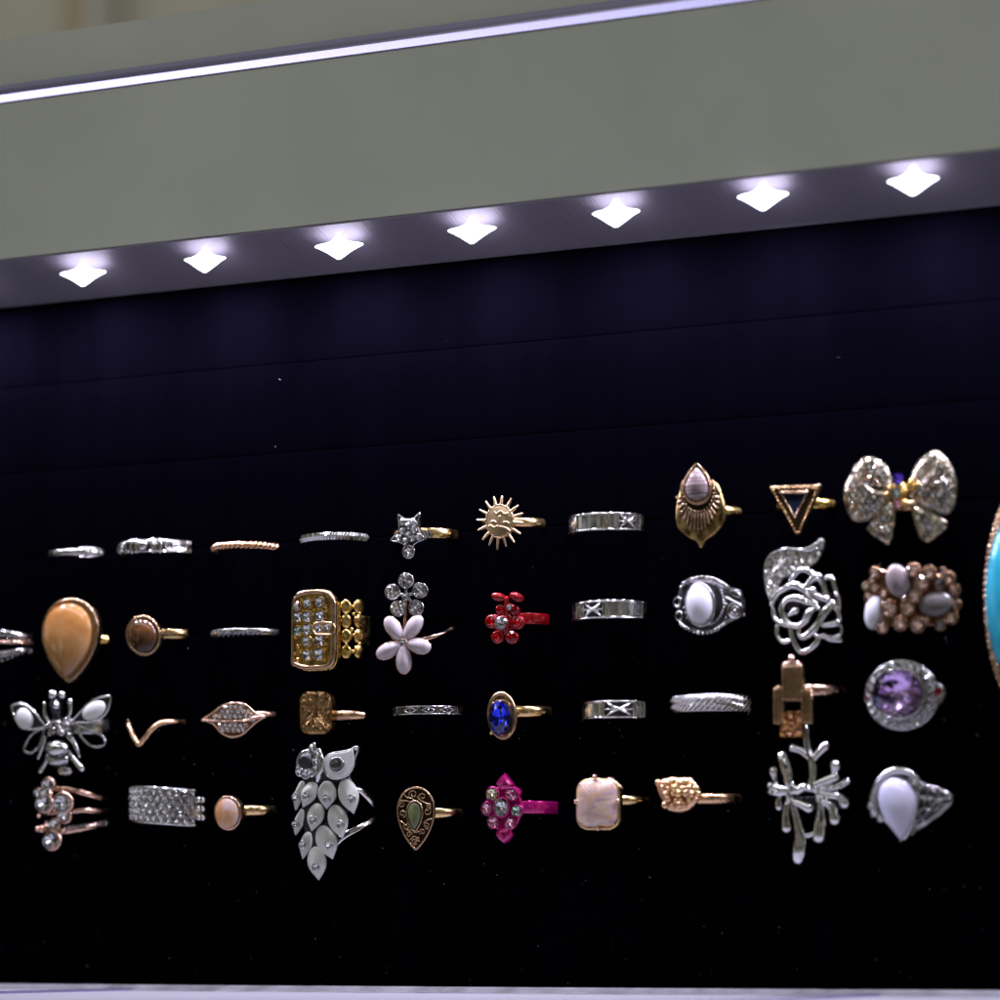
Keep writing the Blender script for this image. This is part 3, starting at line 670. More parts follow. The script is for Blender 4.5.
# bead cluster
T = Ring('cluster_ring', 'wide rose gold cluster ring of three grey white ovals among amber beads', 955, 602, 9.2, orn=(911, 600, 2.5))
T.simple_band('dkrose', 4, 1.2)
zc = lambda pts: zm(840, 540, 6.25, pts); D = T.D+1.4
def cd(x, y): return D+.9-2.4*((x-908)/50)**2
pl = cr(zc([(160, 300), (210, 190), (300, 190), (460, 180), (560, 200), (690, 240), (730, 330), (730, 420), (700, 490), (620, 530), (485, 540), (370, 530), (260, 540), (175, 470), (150, 380)]), 2, True)
mb = MB(); mb.prism(pl, D-1.2, 1.2, .3); T.part('plate', mb, 'dkrose')
for x, y, rx, ry, t, mt in ((362, 255, 72, 106, -14, 'cateye2'), (213, 455, 58, 106, 8, 'milk'), (598, 402, 106, 78, -14, 'greycat')):
    mb = MB(); q = (840+x/6.25, 540+y/6.25); mb.dome(ellipse(q[0], q[1], rx/6.25, ry/6.25, t), cd(*q)-.2, 1.5, .8, 8); T.part('oval_stone', mb, mt)
for x, y, r, f in ((220, 200, 36, 0), (160, 290, 26, 2), (200, 250, 22, 0), (303, 428, 54, 0), (265, 540, 42, 1), (375, 522, 46, 1), (424, 430, 46, 0), (485, 530, 48, 0), (470, 352, 42, 0), (510, 270, 50, 0), (460, 185, 42, 0), (558, 205, 44, 0), (622, 272, 40, 3), (680, 240, 42, 1), (716, 312, 38, 1), (726, 402, 34, 1), (700, 487, 38, 1), (625, 530, 36, 3), (215, 300, 26, 0), (176, 345, 24, 1), (270, 340, 26, 1), (545, 500, 22, 1), (400, 370, 20, 1), (640, 190, 20, 3)):
    X, Y, r = 840+x/6.25, 540+y/6.25, r/6.25; mb = MB(); d = cd(X, Y)
    T.ptube(mb, ellipse(X, Y, r*.94, r*.98, 0, 16), d+.1, r*.12, 1, True, 6); mb.dome(ellipse(X, Y, r, r, 0, 16), d-.6, .5, .6, 3); pr = T.part('bead_setting', mb, 'dkrose')
    T.gem(X, Y, d+.2, r*.93, foil=('foilc', 'foilc', 'foily', 'foilk')[f], parent=pr, n=10, name='amber_bead')
# turquoise at the edge of the photo
T = Ring('turquoise_ring', 'huge oval turquoise ring in a beaded bezel, cut off by the right edge', 1063, 603, 9.4, orn=(1027, 598, 3))
T.simple_band('antsil', 5, 1.2)
D = T.D+1; mb = MB(); mb.prism(ellipse(1028, 597, 42.5, 112, 0, 48), D+.4, 1.5, .4); T.part('base', mb, 'oxid'); mb = MB()
for i in range(110):
    a = 2*pi*i/110; T.ball(mb, 1028+42.4*cos(a), 597+113*sin(a), D+.5, 2.5 if i % 2 else 2.1); 
for i in range(100):
    a = 2*pi*i/100; T.ball(mb, 1028+40*cos(a), 597+107*sin(a), D+.7, 2.0)
T.part('beaded_bezel', mb, 'bronze'); mb = MB(); mb.dome(ellipse(1025.5, 598, 39.5, 92, 0, 48), D+.6, 4.5, .4, 12); T.part('turquoise_stone', mb, 'turq')
# =================================================================== THIRD ROW
T = Ring('bee_ring', 'antique silver bee ring with white enamel upper wings and openwork lower wings', 109, 727, 8.8, orn=(60, 732, 3.5))
T.simple_band('silver2', 4.2, 1.2, 'flat', wf=lambda a: 1.0)
zb = lambda pts: zm(0, 680, 5, pts); D = T.D+2
mb = MB(); T.ball(mb, 56, 705, D+1, 6.6); T.ball(mb, 55.5, 710, D+1.3, 4.5); T.ptube(mb, zb([(285, 150), (290, 200)]), D+.6, 5, 1); T.part('head', mb, 'oxid')
mb = MB(); T.ball(mb, 53, 694.8, D+1.5, 4.8); T.ball(mb, 62.2, 695, D+1.3, 4.2); T.ball(mb, 56.3, 705.5, D+2.3, 4.2); T.part('eye', mb, 'silver')
mb = MB()
T.ptube(mb, zb([(222, 115, 1.6), (230, 180, 2.2), (255, 225, 2.6)]), D+.8, 2, 3); T.ptube(mb, zb([(352, 108, 2.6), (350, 165, 2), (320, 215, 2.4)]), D+.8, 2, 3)
T.ball(mb, 70.3, 701.5, D+1, 3.2); T.ball(mb, 44.8, 704, D+.8, 1.8); T.part('feeler', mb, 'silver')
mb = MB(); mb.dome(ellipse(59, 727, 11.5, 9), D-.2, 1.6, .8, 6)
for x, y, r in ((255, 225, 18), (290, 215, 20), (330, 200, 16), (270, 255, 18), (310, 265, 20), (345, 275, 16), (300, 240, 14), (250, 270, 14), (235, 230, 12)): T.ball(mb, x/5, 680+y/5, D+1.3, r/5)
T.part('thorax', mb, 'antsil')
mb = MB(); mb.dome(ellipse(58.5, 759.5, 11, 8), D-.2, 2.0, .8, 7); mb.dome(ellipse(65, 771, 7.4, 4.8), D-.6, 1.0, .7, 6); T.part('abdomen_end', mb, 'silver2')
mb = MB(); mb.dome(ellipse(58.2, 748.8, 11.4, 9.2), D, 2.9, .8, 8); T.part('abdomen', mb, 'silver')
mb = MB(); T.ptube(mb, [(48, 752.5), (52, 756.5), (58, 757.8), (65, 756), (69, 751.5)], D+1.7, 1.3, 3); T.ptube(mb, [(50, 762), (58, 766.4), (66, 764)], D+1, 1, 3); T.part('abdomen_band', mb, 'oxid')
for o, e in ((zb([(58, 135), (75, 122), (115, 120), (165, 150), (215, 215), (222, 235), (170, 246), (115, 240), (80, 200)]), (24.4, 718.8, 8.4, 11, -14)), (zb([(553, 82), (535, 80), (470, 98), (400, 160), (355, 215), (395, 212), (460, 210), (525, 175), (548, 120)]), (94, 710.6, 13, 8.3, -33))):
    mb = MB(); mb.prism(cr(o, 2, True), D+.2, .7, .25); w = T.part('upper_wing', mb, 'oxid'); mb = MB(); T.ptube(mb, cr(o, 2, True), D+.25, 1.2, 1, True, 6); T.part('wing_rim', mb, 'silver', w)
    mb = MB(); mb.dome(ellipse(*e), D+.3, .8, .2, 6); T.part('enamel', mb, 'white', w)
for o in (zb([(218, 240), (160, 272), (122, 335), (130, 360), (155, 365), (192, 335), (212, 285)]), zb([(382, 228), (405, 280), (440, 320), (482, 336), (522, 322), (518, 290), (478, 262), (420, 242)])):
    mb = MB(); T.ptube(mb, o, D-.1, 1.5, 3, True, 7); T.part('lower_wing', mb, 'antsil')
for pth in ([(225, 290, 2), (215, 330, 2), (192, 392, 1.4)], [(240, 375, 2), (230, 410, 2.2), (205, 455, 2.8)], [(340, 275, 3.2), (375, 320, 2.6), (398, 382, 1.6)], [(345, 355, 2), (370, 395, 3), (410, 442, 3.6)]):
    mb = MB(); T.ptube(mb, zb(pth), D-.1, 2, 3); T.part('leg', mb, 'silver')
# V shaped ring
T = Ring('chevron_ring', 'plain thin rose gold ring bent into a V, right of the bee', 184.5, 722.5, 8.8, left=128)
V = zm(0, 680, 5, [(640, 212), (650, 240), (672, 292), (697, 322), (722, 296), (752, 258), (790, 224), (820, 212), (860, 210), (922, 211)])
W = T.path(V); n = len(W); mb = MB(); back = [T.pt(a, 0) for a in (-.1, -.3)]
mb.tube([T.onp(128, 722), *W, *back], [.0007, *[.0007+.0001*sin(pi*i/n) for i in range(n)], .0007, .0007], 8); T.part('band', mb, 'rosecop')
# leaf
T = Ring('leaf_ring', 'rose gold ring shaped as a sideways leaf paved with tiny crystals', 277, 714.5, 8.8, orn=(236, 719, 1.2))
T.simple_band('rose', 1.7, 1.1, wf=lambda a: .7+.4*sin(a)); D = T.D+.7
zl = lambda pts: zm(195, 690, 5.556, pts)
lf = cr(zl([(38, 168), (60, 150), (95, 128), (150, 88), (220, 71), (285, 84), (330, 125), (385, 148), (350, 172), (310, 205), (262, 248), (205, 262), (150, 242), (110, 198), (80, 178)]), 3, True)
mb = MB(); mb.prism(lf, D, 1, .25); T.part('leaf', mb, 'dkrose'); mb = MB(); T.ptube(mb, lf, D+.05, 1.1, 1, True, 6); T.ptube(mb, zl([(45, 168, 1.6), (120, 172, .9), (200, 172, .8), (290, 168, 1.2), (330, 155, 2), (390, 148, 1.8)]), D+.35, 1, 4); T.part('leaf_vein', mb, 'rose')
mr = zl([(120, 172), (200, 172), (290, 168), (330, 155)]); mb = MB()
for q in pack(lf, 5.2, 2.4, .06):
    if min(math.hypot(q[0]-m[0], q[1]-m[1]) for m in cr(mr, 6)) > 2.4: T.gem(q[0], q[1], D+.2, 2.25, foil='foil', n=8, cup=mb)
T.part('crystal_setting', mb, 'rose')
# hammered square
T = Ring('hammered_ring', 'bronze gold ring with a crumpled rounded square plate, above the owl', 365, 715.5, 8.8, orn=(331, 712.5, 1.8))
T.simple_band('rosecop', 2.4, 1.2, wf=lambda a: .7+.4*sin(a)); D = T.D+1.3
o = rrect(299.8, 691.8, 332.4, 734, 10, 7); o = [(a[0]+(b[0]-a[0])*t, a[1]+(b[1]-a[1])*t) for a, b in zip(o, o[1:]+o[:1]) for t in ((0, .2, .4, .6, .8) if math.hypot(b[0]-a[0], b[1]-a[1]) > 5 else (0,))]
mb = MB(); Wd = [P(x, y, D) for x, y in o]; c = sum(Wd, Vector())/len(Wd); n = len(Wd); rs = [[w+Vector((0, .0016, 0)) for w in Wd]]
rr = random.Random(5)
ridge = [rr.uniform(-.5, .5) for _ in range(9)]
for k in range(9):
    s_ = 1-k/9
    row = []
    for i, w in enumerate(Wd):
        a = i/n*9; r = ridge[int(a) % 9]*(1-a % 1)+ridge[(int(a)+1) % 9]*(a % 1)
        h = (r*1.1+abs((a*1.0) % 1-.5)*.9)*min(1, s_*1.6)*(1 if k else .4)+rr.uniform(-.16, .16)*(k > 0)
        row.append(c+(w-c)*s_-Vector((0, .001*h, 0)))
    rs.append(row)
mb.rings(rs, cap0=True, cap1=True, smooth=False); T.part('crumpled_plate', mb, 'hammer')
# marcasite band
T = Ring('patterned_silver_ring', 'thin silver band with alternating lozenges and bars, left of the blue stone ring', 463, 711, 9.2, left=393)
T.simple_band('oxid', 2.0, 1.1, 'flat'); mb = MB()
for sg in (-1, 1): mb.tube([T.pt(radians(a), sg*.95, .06) for a in range(-10, 170, 6)], .00022, 6)
for x in (410, 428.5, 447.5):
    for sz in (-1, 1): mb.tube([T.on(x-7, 0, .05), T.on(x, sz*.72, .08), T.on(x+6.6, 0, .05)], .0002, 6)
    mb.sphere(T.on(x, 0, .05), .0003, 8, 6)
for x in (398, 400.5, 418, 420, 437.2, 439.4, 455.2, 457): mb.tube([T.on(x, z, .05) for z in (-.9, 0, .9)], .00025, 6)
T.part('pattern', mb, 'antsil')
# blue oval
T = Ring('blue_stone_ring', 'gold ring with a tall oval frame around a deep blue faceted stone', 552.5, 712.5, 9.0, orn=(502.5, 715, 2.4))
T.simple_band('gold', 3.0, 1.3); D = T.D+1.4
e = ellipse(502.4, 715.6, 13, 22.2, -4); mb = MB(); T.ptube(mb, e, D+.5, 2.3, 1, True, 10); mb.prism(ellipse(502.4, 716, 12, 21, -4), D-.6, .8, .2)
T.ball(mb, 516, 713, D-.3, 2.2); T.part('bezel', mb, 'bronze'); mb = MB()
for x, y in ((493.5, 703.5), (509.4, 704.6), (491.4, 733.5), (509.6, 734.4)): T.ball(mb, x, y, D+.9, 1.6)
T.ptube(mb, [(494, 703), (498, 700.5), (505, 700.8), (510, 704)], D+.5, 1.2, 3); T.part('prong', mb, 'gold')
T.gem(500.8, 718.2, D+.3, 10.6, 17.6, foil='foilb', glassm='blueg', n=12, h=.5, name='blue_stone')
cross_band('wide silver band with a carved cross at its middle, plain at left, third row', 648.5, 710, 582.5, (605, 633), [(587, 601)], [(603, .3), (636, .55), (640.5, .3), (644, .25)], 4.25)
# braided
T = Ring('braided_silver_ring', 'thick silver ring carved like a diagonal braid, third row', 749.5, 703.5, 9.3, left=673)
T.simple_band('oxid', 4.0, 1.2); mb = MB()
for i in range(24):
    a0 = radians(-10+i*7.9)
    mb.tube([T.pt(a0+.30*(t-.5), 1.9-2.2*t, .05+.4*sin(pi*(.1+.75*t))) for t in (0, .3, .6, 1)], [.00026, .00042, .00040, .0002], 7)
    mb.tube([T.pt(a0-.30*(t-.5), -1.9+2.2*t, .0+.36*sin(pi*(.1+.75*t))) for t in (0, .3, .6, 1)], [.00026, .00040, .00038, .0002], 7)
for sg in (-1, 1): mb.tube([T.pt(radians(a), sg*1.9, 0) for a in range(-10, 170, 6)], .00025, 6)
T.part('braid', mb, 'silver')
# tower
T = Ring('tower_ring', 'gold stepped tower ring with a square hole and brown glitter block at its foot', 846, 691.5, 8.8, orn=(792, 700, 2.2))
T.simple_band('rose', 2.7, 1.3, wf=lambda a: .7+.4*sin(a)); D = T.D+1.6
zt = lambda pts: zm(740, 640, 4.166, pts)
mb = MB(); mb.prism(zt([(172, 112), (180, 102), (255, 102), (262, 112), (264, 250), (172, 250)]), D+.3, 1.4, .25)
for i in range(6): x = 740+(180+15*i)/4.166; T.ptube(mb, [(x, 640+112/4.166), (x, 640+246/4.166)], D+.35, 1.5, 1, n=7)
T.part('tower', mb, 'bronze'); mb = MB()
T.ball(mb, 791.8, 658.3, D+.2, 3.8); T.ball(mb, 784, 666.5, D+.4, 2); T.ball(mb, 801, 665.5, D+.4, 2); T.ptube(mb, zt([(185, 100), (215, 92), (250, 100)]), D, 2, 2); T.part('finial', mb, 'rose')
for x0, x1, y0 in ((138, 182, 200), (254, 299, 208)):
    mb = MB(); mb.prism(zt([(x0, y0), (x1, y0), (x1, 348), (x0, 350)]), D, 1.2, .25)
    for i in range(3): x = 740+(x0+7+(x1-x0-14)*i/2)/4.166; T.ptube(mb, [(x, 640+(y0+6)/4.166), (x, 640+340/4.166)], D+.05, 1.5, 1, n=7)
    T.ball(mb, 740+(x0+x1)/2/4.166, 640+y0/4.166, D+.1, 2.6); T.part('pillar', mb, 'bronze')
mb = MB(); mb.prism(zt([(178, 250), (182, 244), (256, 244), (258, 250), (258, 254), (178, 254)]), D, 1, .1); T.part('lintel', mb, 'bronze')
mb = MB(); mb.prism(zt([(164, 296), (256, 294), (258, 402), (166, 404)]), D+.35, 1.6, .3); T.part('glitter_block', mb, 'glitter')
# purple round
T = Ring('purple_stone_ring', 'silver ring with a big round violet stone in a crystal halo', 946, 697, 9.2, orn=(902, 696, 3))
T.simple_band('silver2', 4.5, 1.2, wf=lambda a: .7+.4*sin(a)); D = T.D+2
zp = lambda pts: zm(840, 640, 4.168, pts)
mb = MB(); mb.dome(ellipse(902, 695.2, 37.5, 35.6, 0, 48), D-1.4, 1.5, .5, 8, power=.45); mb.dome(zp([(340, 130), (400, 165), (435, 195), (442, 225), (420, 262), (380, 310), (320, 330)]), D-2.4, .9, .5, 5); T.part('halo', mb, 'antsil'); mb = MB()
for i in range(24):
    a = 2*pi*i/24; T.gem(902+31.5*cos(a)-.6, 695+30.2*sin(a), D+.05, 4.3, foil='foil', cup=mb, n=8, name='halo_crystal', nrm=Vector((cos(a)*.5, -1, -sin(a)*.5)).normalized())
T.ptube(mb, ellipse(899, 694.2, 25.6, 24.6, 0, 36), D+.5, 1.2, 1, True, 7); T.ptube(mb, ellipse(902, 695.2, 36, 34.4, 0, 40), D-.5, 1.1, 1, True, 7); T.part('rim', mb, 'silver')
T.gem(898.8, 694, D+.6, 24.4, 23.6, foil='foilv', glassm='purg', n=12, h=.45, pav=.5, name='violet_stone')
mb = MB()
for x, y, r in ((937.8, 691.6, 5), (867, 697.5, 3)): T.gem(x, y, D-.6 if x > 900 else D-.4, r, r*1.1, foil='foilr', glassm='ruby', cup=mb, name='red_stone')
T.part('side_setting', mb, 'silver')
# =================================================================== BOTTOM ROW
T = Ring('three_band_crystal_ring', 'rose gold ring of three bands with scattered round crystals, lower left corner', 107, 811, 9.0, orn=(50, 808, 1.5))
zz = lambda pts: zm(20, 770, 10, pts); D = T.D+.8
for pts_, r, mt in (([(150, 255), (240, 200), (340, 188), (480, 190), (580, 215), (720, 255), (850, 295)], 2.7, 'rose'), ([(190, 430), (300, 425), (430, 420), (560, 410), (640, 402), (760, 412), (850, 410)], 2.7, 'rose'), ([(160, 560), (230, 590), (330, 620), (430, 615), (560, 595), (720, 565), (870, 515)], 3.2, 'rose')):
    W = T.path(zz(pts_)); mb = MB(); e = W[-1]; mb.tube([T.pt(pi-.35, (W[0].z-T.Z)*1000*.8), *W, T.pt(-.12, (e.z-T.Z)*1000*.95)], r*S(T.origin), 8, flat=.7); T.part('band', mb, mt)
mb = MB()
for i in range(11):
    for k in (-1, 1): q = (466+i*36, 592-(i*36)*.16+k*13); T.bgem(20+q[0]/10, 770+q[1]/10, 1.5, .9)
for x, y, r, d in ((285, 145, 60, 1.6), (182, 226, 38, .8), (252, 235, 48, 2.2), (248, 335, 82, 2.0), (436, 325, 90, 1.6), (446, 465, 62, 1.0), (345, 545, 54, 1.4), (326, 705, 86, 1.2)):
    T.gem(20+x/10, 770+y/10, D+d, r/10, r/9.6, foil='foil', n=12 if r > 70 else 10, cup=mb)
    q = P(20+x/10, 770+y/10, D+d-1.3); mb.tube([q, q+Vector((0, .0015, 0))], r*.5*.1*S(q), 10)
for x, y, r in ((310, 240, 26), (225, 590, 42), (180, 590, 30), (345, 400, 20), (190, 460, 22), (400, 250, 18), (290, 430, 22), (425, 610, 30)): T.ball(mb, 20+x/10, 770+y/10, D+.6, r/10)
T.part('crystal_setting', mb, 'rose')
# pave band
T = Ring('pave_band_ring', 'broad silver ring paved with five rows of small white crystals', 206, 809, 9.0, left=121)
zp_ = lambda a: .9*(1-cos(a))
mb = MB(); a1 = T.phi(195); T.band(mb, 9.6, 1.1, 'flat', a0=math.degrees(a1), a1=178, n=40, z=zp_); T.band(mb, 6.2, .9, 'flat', a0=-30, a1=math.degrees(a1)+4, n=24, z=zp_); T.part('band', mb, 'silver2')
mb = MB()
for sg in (-1, 1): mb.tube([T.pt(a1+(pi*.97-a1)*k/30, sg*4.75+zp_(a1+(pi*.97-a1)*k/30), .12) for k in range(31)], .0003, 6)
pv = T.part('edge', mb, 'silver'); mb = MB()
for r in range(5):
    n = 11
    for k in range(n):
        a = a1+.1+(2.58-a1-.1)*(k+(.5 if r % 2 else 0))/n
        nn = Vector((cos(a), -sin(a), 0)); t = Vector((sin(a), cos(a), 0)); dz = (2-r)*1.78+zp_(a); c = T.pt(a, dz, .1); m2 = MB()
        jn = (nn+Vector((random.uniform(-.12, .12), 0, random.uniform(-.12, .12)))).normalized(); t = (t-jn*t.dot(jn)).normalized()
        m2.gem(c, t, jn.cross(t), jn, .00098, .00094, 8); T.part('crystal', m2, [M['cryst'], M['foil']])
        for dx, dzz in ((.055, .9), (-.055, .9)): mb.sphere(T.pt(a+dx, dz+dzz, .22), .00022, 7, 5)
for x in (198.5, 202.5):
    for dz in (-2.4, 0, 2.4): mb.sphere(T.on(x, dz, .2), .0009)
T.part('prong', mb, 'silver')
# opal oval
T = Ring('opal_ring', 'gold ring with a small orange pink oval opal, left of the owl', 276.5, 811, 8.8, orn=(227, 813, 3))
T.simple_band('gold', 2.8, 1.3); D = T.D+1.5
mb = MB(); e = ellipse(228, 813, 12.8, 16.6, -4); mb.prism(e, D+1.2, 2.6, .3); T.ptube(mb, e, D+1.2, 1.0, 1, True, 7); T.part('bezel', mb, 'rose')
mb = MB(); mb.dome(ellipse(227.4, 813.2, 11.7, 15.3, -4), D+1.2, .8, .2, 7); T.part('opal', mb, 'opal')
# owl
T = Ring('owl_ring', 'large owl ring with grey white enamel feathers, one pale eye and one black eye', 376.5, 812, 9.0, orn=(322, 815, 3.5))
zw = lambda pts: zm(270, 730, 6.248, pts); D = T.D+2
def wd(x, y): return D+.6-2.4*max(0, (322-x)/25)**2
mb = MB()
for pts_ in ([(440, 395), (550, 375), (600, 405), (652, 466)], [(420, 700), (475, 655), (580, 600), (655, 556)]):
    W = T.path(zw(pts_)); e = W[-1]; mb.tube([*W, T.pt(-.15, (e.z-T.Z)*900)], 3.6*S(T.origin), 8, flat=.55)
T.part('band', mb, 'silver')
def feather(xt, yt, xb, yb, w, g, lift):
    (xt, yt), (xb, yb), g = zw([(xt, yt)])[0], zw([(xb, yb)])[0], zw([g])[0]; w /= 6.248
    dx, dy = xb-xt, yb-yt; L = math.hypot(dx, dy); ux, uy = dx/L, dy/L; o = []
    for i in range(32):
        t = 2*pi*i/32; v = (1-cos(t))/2; ww = w/2*(1 if t < pi else -1)*abs(sin(pi*v**.85))**(.55+.5*v)*.98
        o.append((xt+ux*L*v-uy*ww, yt+uy*L*v+ux*ww))
    cx, cy = (xt+xb)/2, (yt+yb)/2; d = wd(cx, cy)+lift
    mb = MB(); Wf = [P(q[0], q[1], d) for q in o]; ap = P(g[0], g[1], d); rs = [[w+Vector((0, .0006, 0)) for w in Wf]]
    for s_ in (1, .97, .9, .75, .55, .35, .15): rs.append([ap+(w-ap)*s_-Vector((0, .00135*(1-s_)**.75, 0)) for w in Wf])
    mb.rings(rs, cap0=True, cap1=True); f = T.part('feather', mb, 'feather'); m2 = MB()
    T.gem(g[0], g[1], d+1.25, 3.5, 3.9, foil='foil', parent=f, n=10, cup=m2); m2.dome(ellipse(g[0], g[1], 3.7, 3.9, 0, 16), d+1.15, .1, .8, 3); T.part('crystal_setting', m2, 'silver', f)
for i, a in enumerate([(282, 728, 302, 938, 118, (287, 857)), (320, 598, 388, 808, 130, (368, 718)), (240, 635, 203, 806, 72, (203, 718)), (398, 468, 450, 678, 122, (437, 590)), (302, 458, 258, 632, 102, (268, 565)), (210, 485, 158, 658, 58, (159, 588)), (358, 318, 352, 494, 116, (353, 428)), (462, 306, 520, 524, 124, (507, 430)), (275, 325, 205, 484, 96, (225, 415)), (200, 318, 158, 502, 48, (160, 418))]): feather(*a, i//3*.35)
mb = MB(); mb.prism(cr(zw([(240, 290), (330, 250), (480, 280), (520, 400), (430, 600), (340, 800), (290, 860), (240, 720), (200, 560), (200, 400)]), 2, True), D-.8, 1, .2); T.part('body_plate', mb, 'oxid')
ey = cr(zw([(330, 220), (342, 175), (390, 143), (455, 134), (500, 122), (535, 102), (551, 106), (548, 135), (532, 175), (526, 220), (492, 278), (425, 306), (362, 290)]), 2, True)
mb = MB(); mb.prism(ey, D+2.1, 2, .35); T.ptube(mb, ey, D+2.05, .9, 1, True, 7); T.ball(mb, 270+540/6.248, 730+112/6.248, D+2.2, 2.6); pr = T.part('pale_eye', mb, 'silver')
mb = MB(); e2 = [(337.3+(x-337.3)*.95 , 765+(y-765)*.94) for x, y in ey if x < 355.2]; mb.prism(cr(e2, 1, True), D+2.35, .6, .2); T.part('enamel', mb, 'white', pr)
mb = MB(); T.ptube(mb, ellipse(336.9, 764.8, 7, 7.3, 0, 24), D+2.5, .9, 1, True, 7); T.gem(336.9, 764.8, D+2.2, 6.4, 6.6, foil='foild', parent=pr, n=10); T.part('eye_ring', mb, 'silver', pr)
mb = MB(); mb.prism(ellipse(308, 763, 12.5, 14), D+1.2, 1.4, .3); pr = T.part('black_eye', mb, 'silver2'); mb = MB()
T.gem(306.8, 761.4, D+1.7, 7.2, 8.4, foil='black', glassm='black', parent=pr, n=10, name='black_crystal', base=False)
for x, y, r in ((265, 112, 20), (245, 140, 15), (297, 140, 22), (293, 195, 27), (288, 240, 24), (258, 268, 24), (222, 280, 24), (187, 264, 24), (177, 235, 14), (315, 160, 16), (270, 92, 12)): T.gem(270+x/6.248, 730+y/6.248, D+1.9, r/6.248, foil='foil', parent=pr, n=8, cup=mb)
T.part('crystal_setting', mb, 'silver', pr)
mb = MB(); T.ptube(mb, zw([(325, 170, 2), (318, 225, 3.4), (305, 275, 3.6), (296, 318, 1.6)]), D+2.6, 3, 3); T.part('beak', mb, 'silver')
# filigree teardrop
T = Ring('filigree_ring', 'dark bronze teardrop ring with scroll wirework around a green shell drop', 463.5, 813.5, 8.8, orn=(416, 817, 1.4))
T.simple_band('gold', 2.8, 1.3, wf=lambda a: .8+.25*sin(a)); D = T.D+1
zf = lambda pts: zm(385, 780, 11.765, pts)
pe = pear(416.0, 787.5, 849.5, 36.5, .7, lean=0); mb = MB(); mb.prism(pe, D, .9, .2); T.part('teardrop_plate', mb, 'dkgold'); mb = MB()
T.ptube(mb, pe, D+.15, 1.15, 1, True, 7); T.ptube(mb, pear(414.6, 801, 832, 15.8, .7), D+.3, .95, 1, True, 6)
def spiral(cx, cy, r, a0, turns, sg=1): return [(cx+r*(1-.72*k/18)*cos(a0+sg*turns*2*pi*k/18), cy+r*(1-.72*k/18)*sin(a0+sg*turns*2*pi*k/18)) for k in range(19)]
for X, Y, r, a0, sg in ((330, 168, 52, 2.6, 1), (440, 195, 48, 2.0, 1), (192, 285, 42, -2, 1), (498, 370, 50, -1.6, 1), (205, 395, 44, 1.2, -1), (245, 545, 42, -1, 1), (482, 535, 40, 1.6, -1), (440, 610, 38, 2.5, 1), (285, 640, 36, 0, -1), (350, 720, 40, 1, 1), (380, 690, 30, 3, -1), (520, 300, 34, 1, 1)):
    T.ptube(mb, zf(spiral(X, Y, r, a0, 1.15, sg)), D+.2, .72, 1, n=6)
for pth in ([(225, 170), (260, 205), (320, 215), (345, 240)], [(380, 200), (420, 240), (480, 270), (540, 310)], [(260, 590), (330, 590), (355, 620), (400, 600)], [(455, 500), (500, 470), (550, 455)], [(180, 480), (230, 520)], [(165, 240), (220, 240), (280, 250)], [(300, 700), (350, 660), (400, 720)]): T.ptube(mb, zf(pth), D+.2, .75, 3, n=6)
T.part('scrollwork', mb, 'bronze'); mb = MB(); mb.dome(pear(414.6, 802, 830, 13.6, .7), D+.15, .7, .2, 6); T.part('shell_drop', mb, 'abalone')
# magenta flower
T = Ring('magenta_flower_ring', 'hot pink enamel ring with a pointed flower of seven crystals', 558, 808, 9.2, orn=(502, 808, 1.8))
T.simple_band('mag', 3.2, 1.4, 'flat'); D = T.D+1.2
zg = lambda pts: zm(470, 765, 10, pts)
for pts_ in ([(345, 82), (395, 140), (432, 195), (400, 250), (300, 250), (258, 185), (300, 125)], [(345, 788), (290, 745), (258, 695), (275, 640), (405, 640), (422, 705), (395, 750)], [(440, 205), (505, 250), (500, 300), (440, 330), (390, 280)]):
    mb = MB(); mb.dome(zg(pts_), D-.2, .9, .9, 3, smooth=False); T.part('petal', mb, 'mag')
mb = MB(); mb.prism(cr(zg([(230, 230), (300, 220), (420, 230), (480, 290), (520, 420), (500, 510), (440, 630), (320, 650), (220, 620), (180, 520), (130, 430), (180, 310)]), 2, True), D-.2, 1, .3); T.part('flower_base', mb, 'mag'); mb = MB()
T.gem(501.8, 807.5, D+.8, 7.2, 9.4, foil='foil', n=12, cup=mb, name='centre_crystal')
for x, y, r, ry, f in ((230, 288, 60, 66, 'foily'), (420, 292, 58, 62, 'foilp'), (170, 436, 50, 64, 'foilp'), (474, 460, 54, 58, 'foilg'), (236, 572, 54, 62, 'foilp'), (405, 582, 52, 58, 'foilp')): T.gem(470+x/10, 765+y/10, D+.4, r/10, ry/10, foil=f, cup=mb, n=10)
T.part('setting', mb, 'mag')
# mother of pearl
T = Ring('pearl_cushion_ring', 'gold ring with a square iridescent mother of pearl cushion held by prongs', 650, 801, 8.8, orn=(598, 803, 3.4))
T.simple_band('gold', 2.6, 1.3, wf=lambda a: .6+.5*sin(a)); D = T.D+1.6
mb = MB(); cu = rrect(577.5, 780, 619, 828.5, 11); mb.prism(cu, D+.8, 2.4, .4); T.ptube(mb, cu, D+.7, 1.6, 1, True, 7); T.part('basket', mb, 'gold')
mb = MB(); mb.dome(rrect(577.2, 780.2, 617.2, 827, 10.5), D+1.1, 1.9, .5, 9, power=.7); T.part('pearl_cushion', mb, 'mop'); mb = MB()
for x, y, r in ((595, 777.4, 3), (576.4, 801.8, 2.8), (618.2, 800.8, 2.5), (598, 828.6, 2.6), (583, 825, 1.6), (613, 824, 1.6), (580, 784, 1.5), (614, 782, 1.5)): T.ball(mb, x, y, D+1.9, r)
T.ptube(mb, [(609, 778, 1), (616, 782, 1), (622, 788, 1)], D, 1, 3); T.part('prong', mb, 'rose')
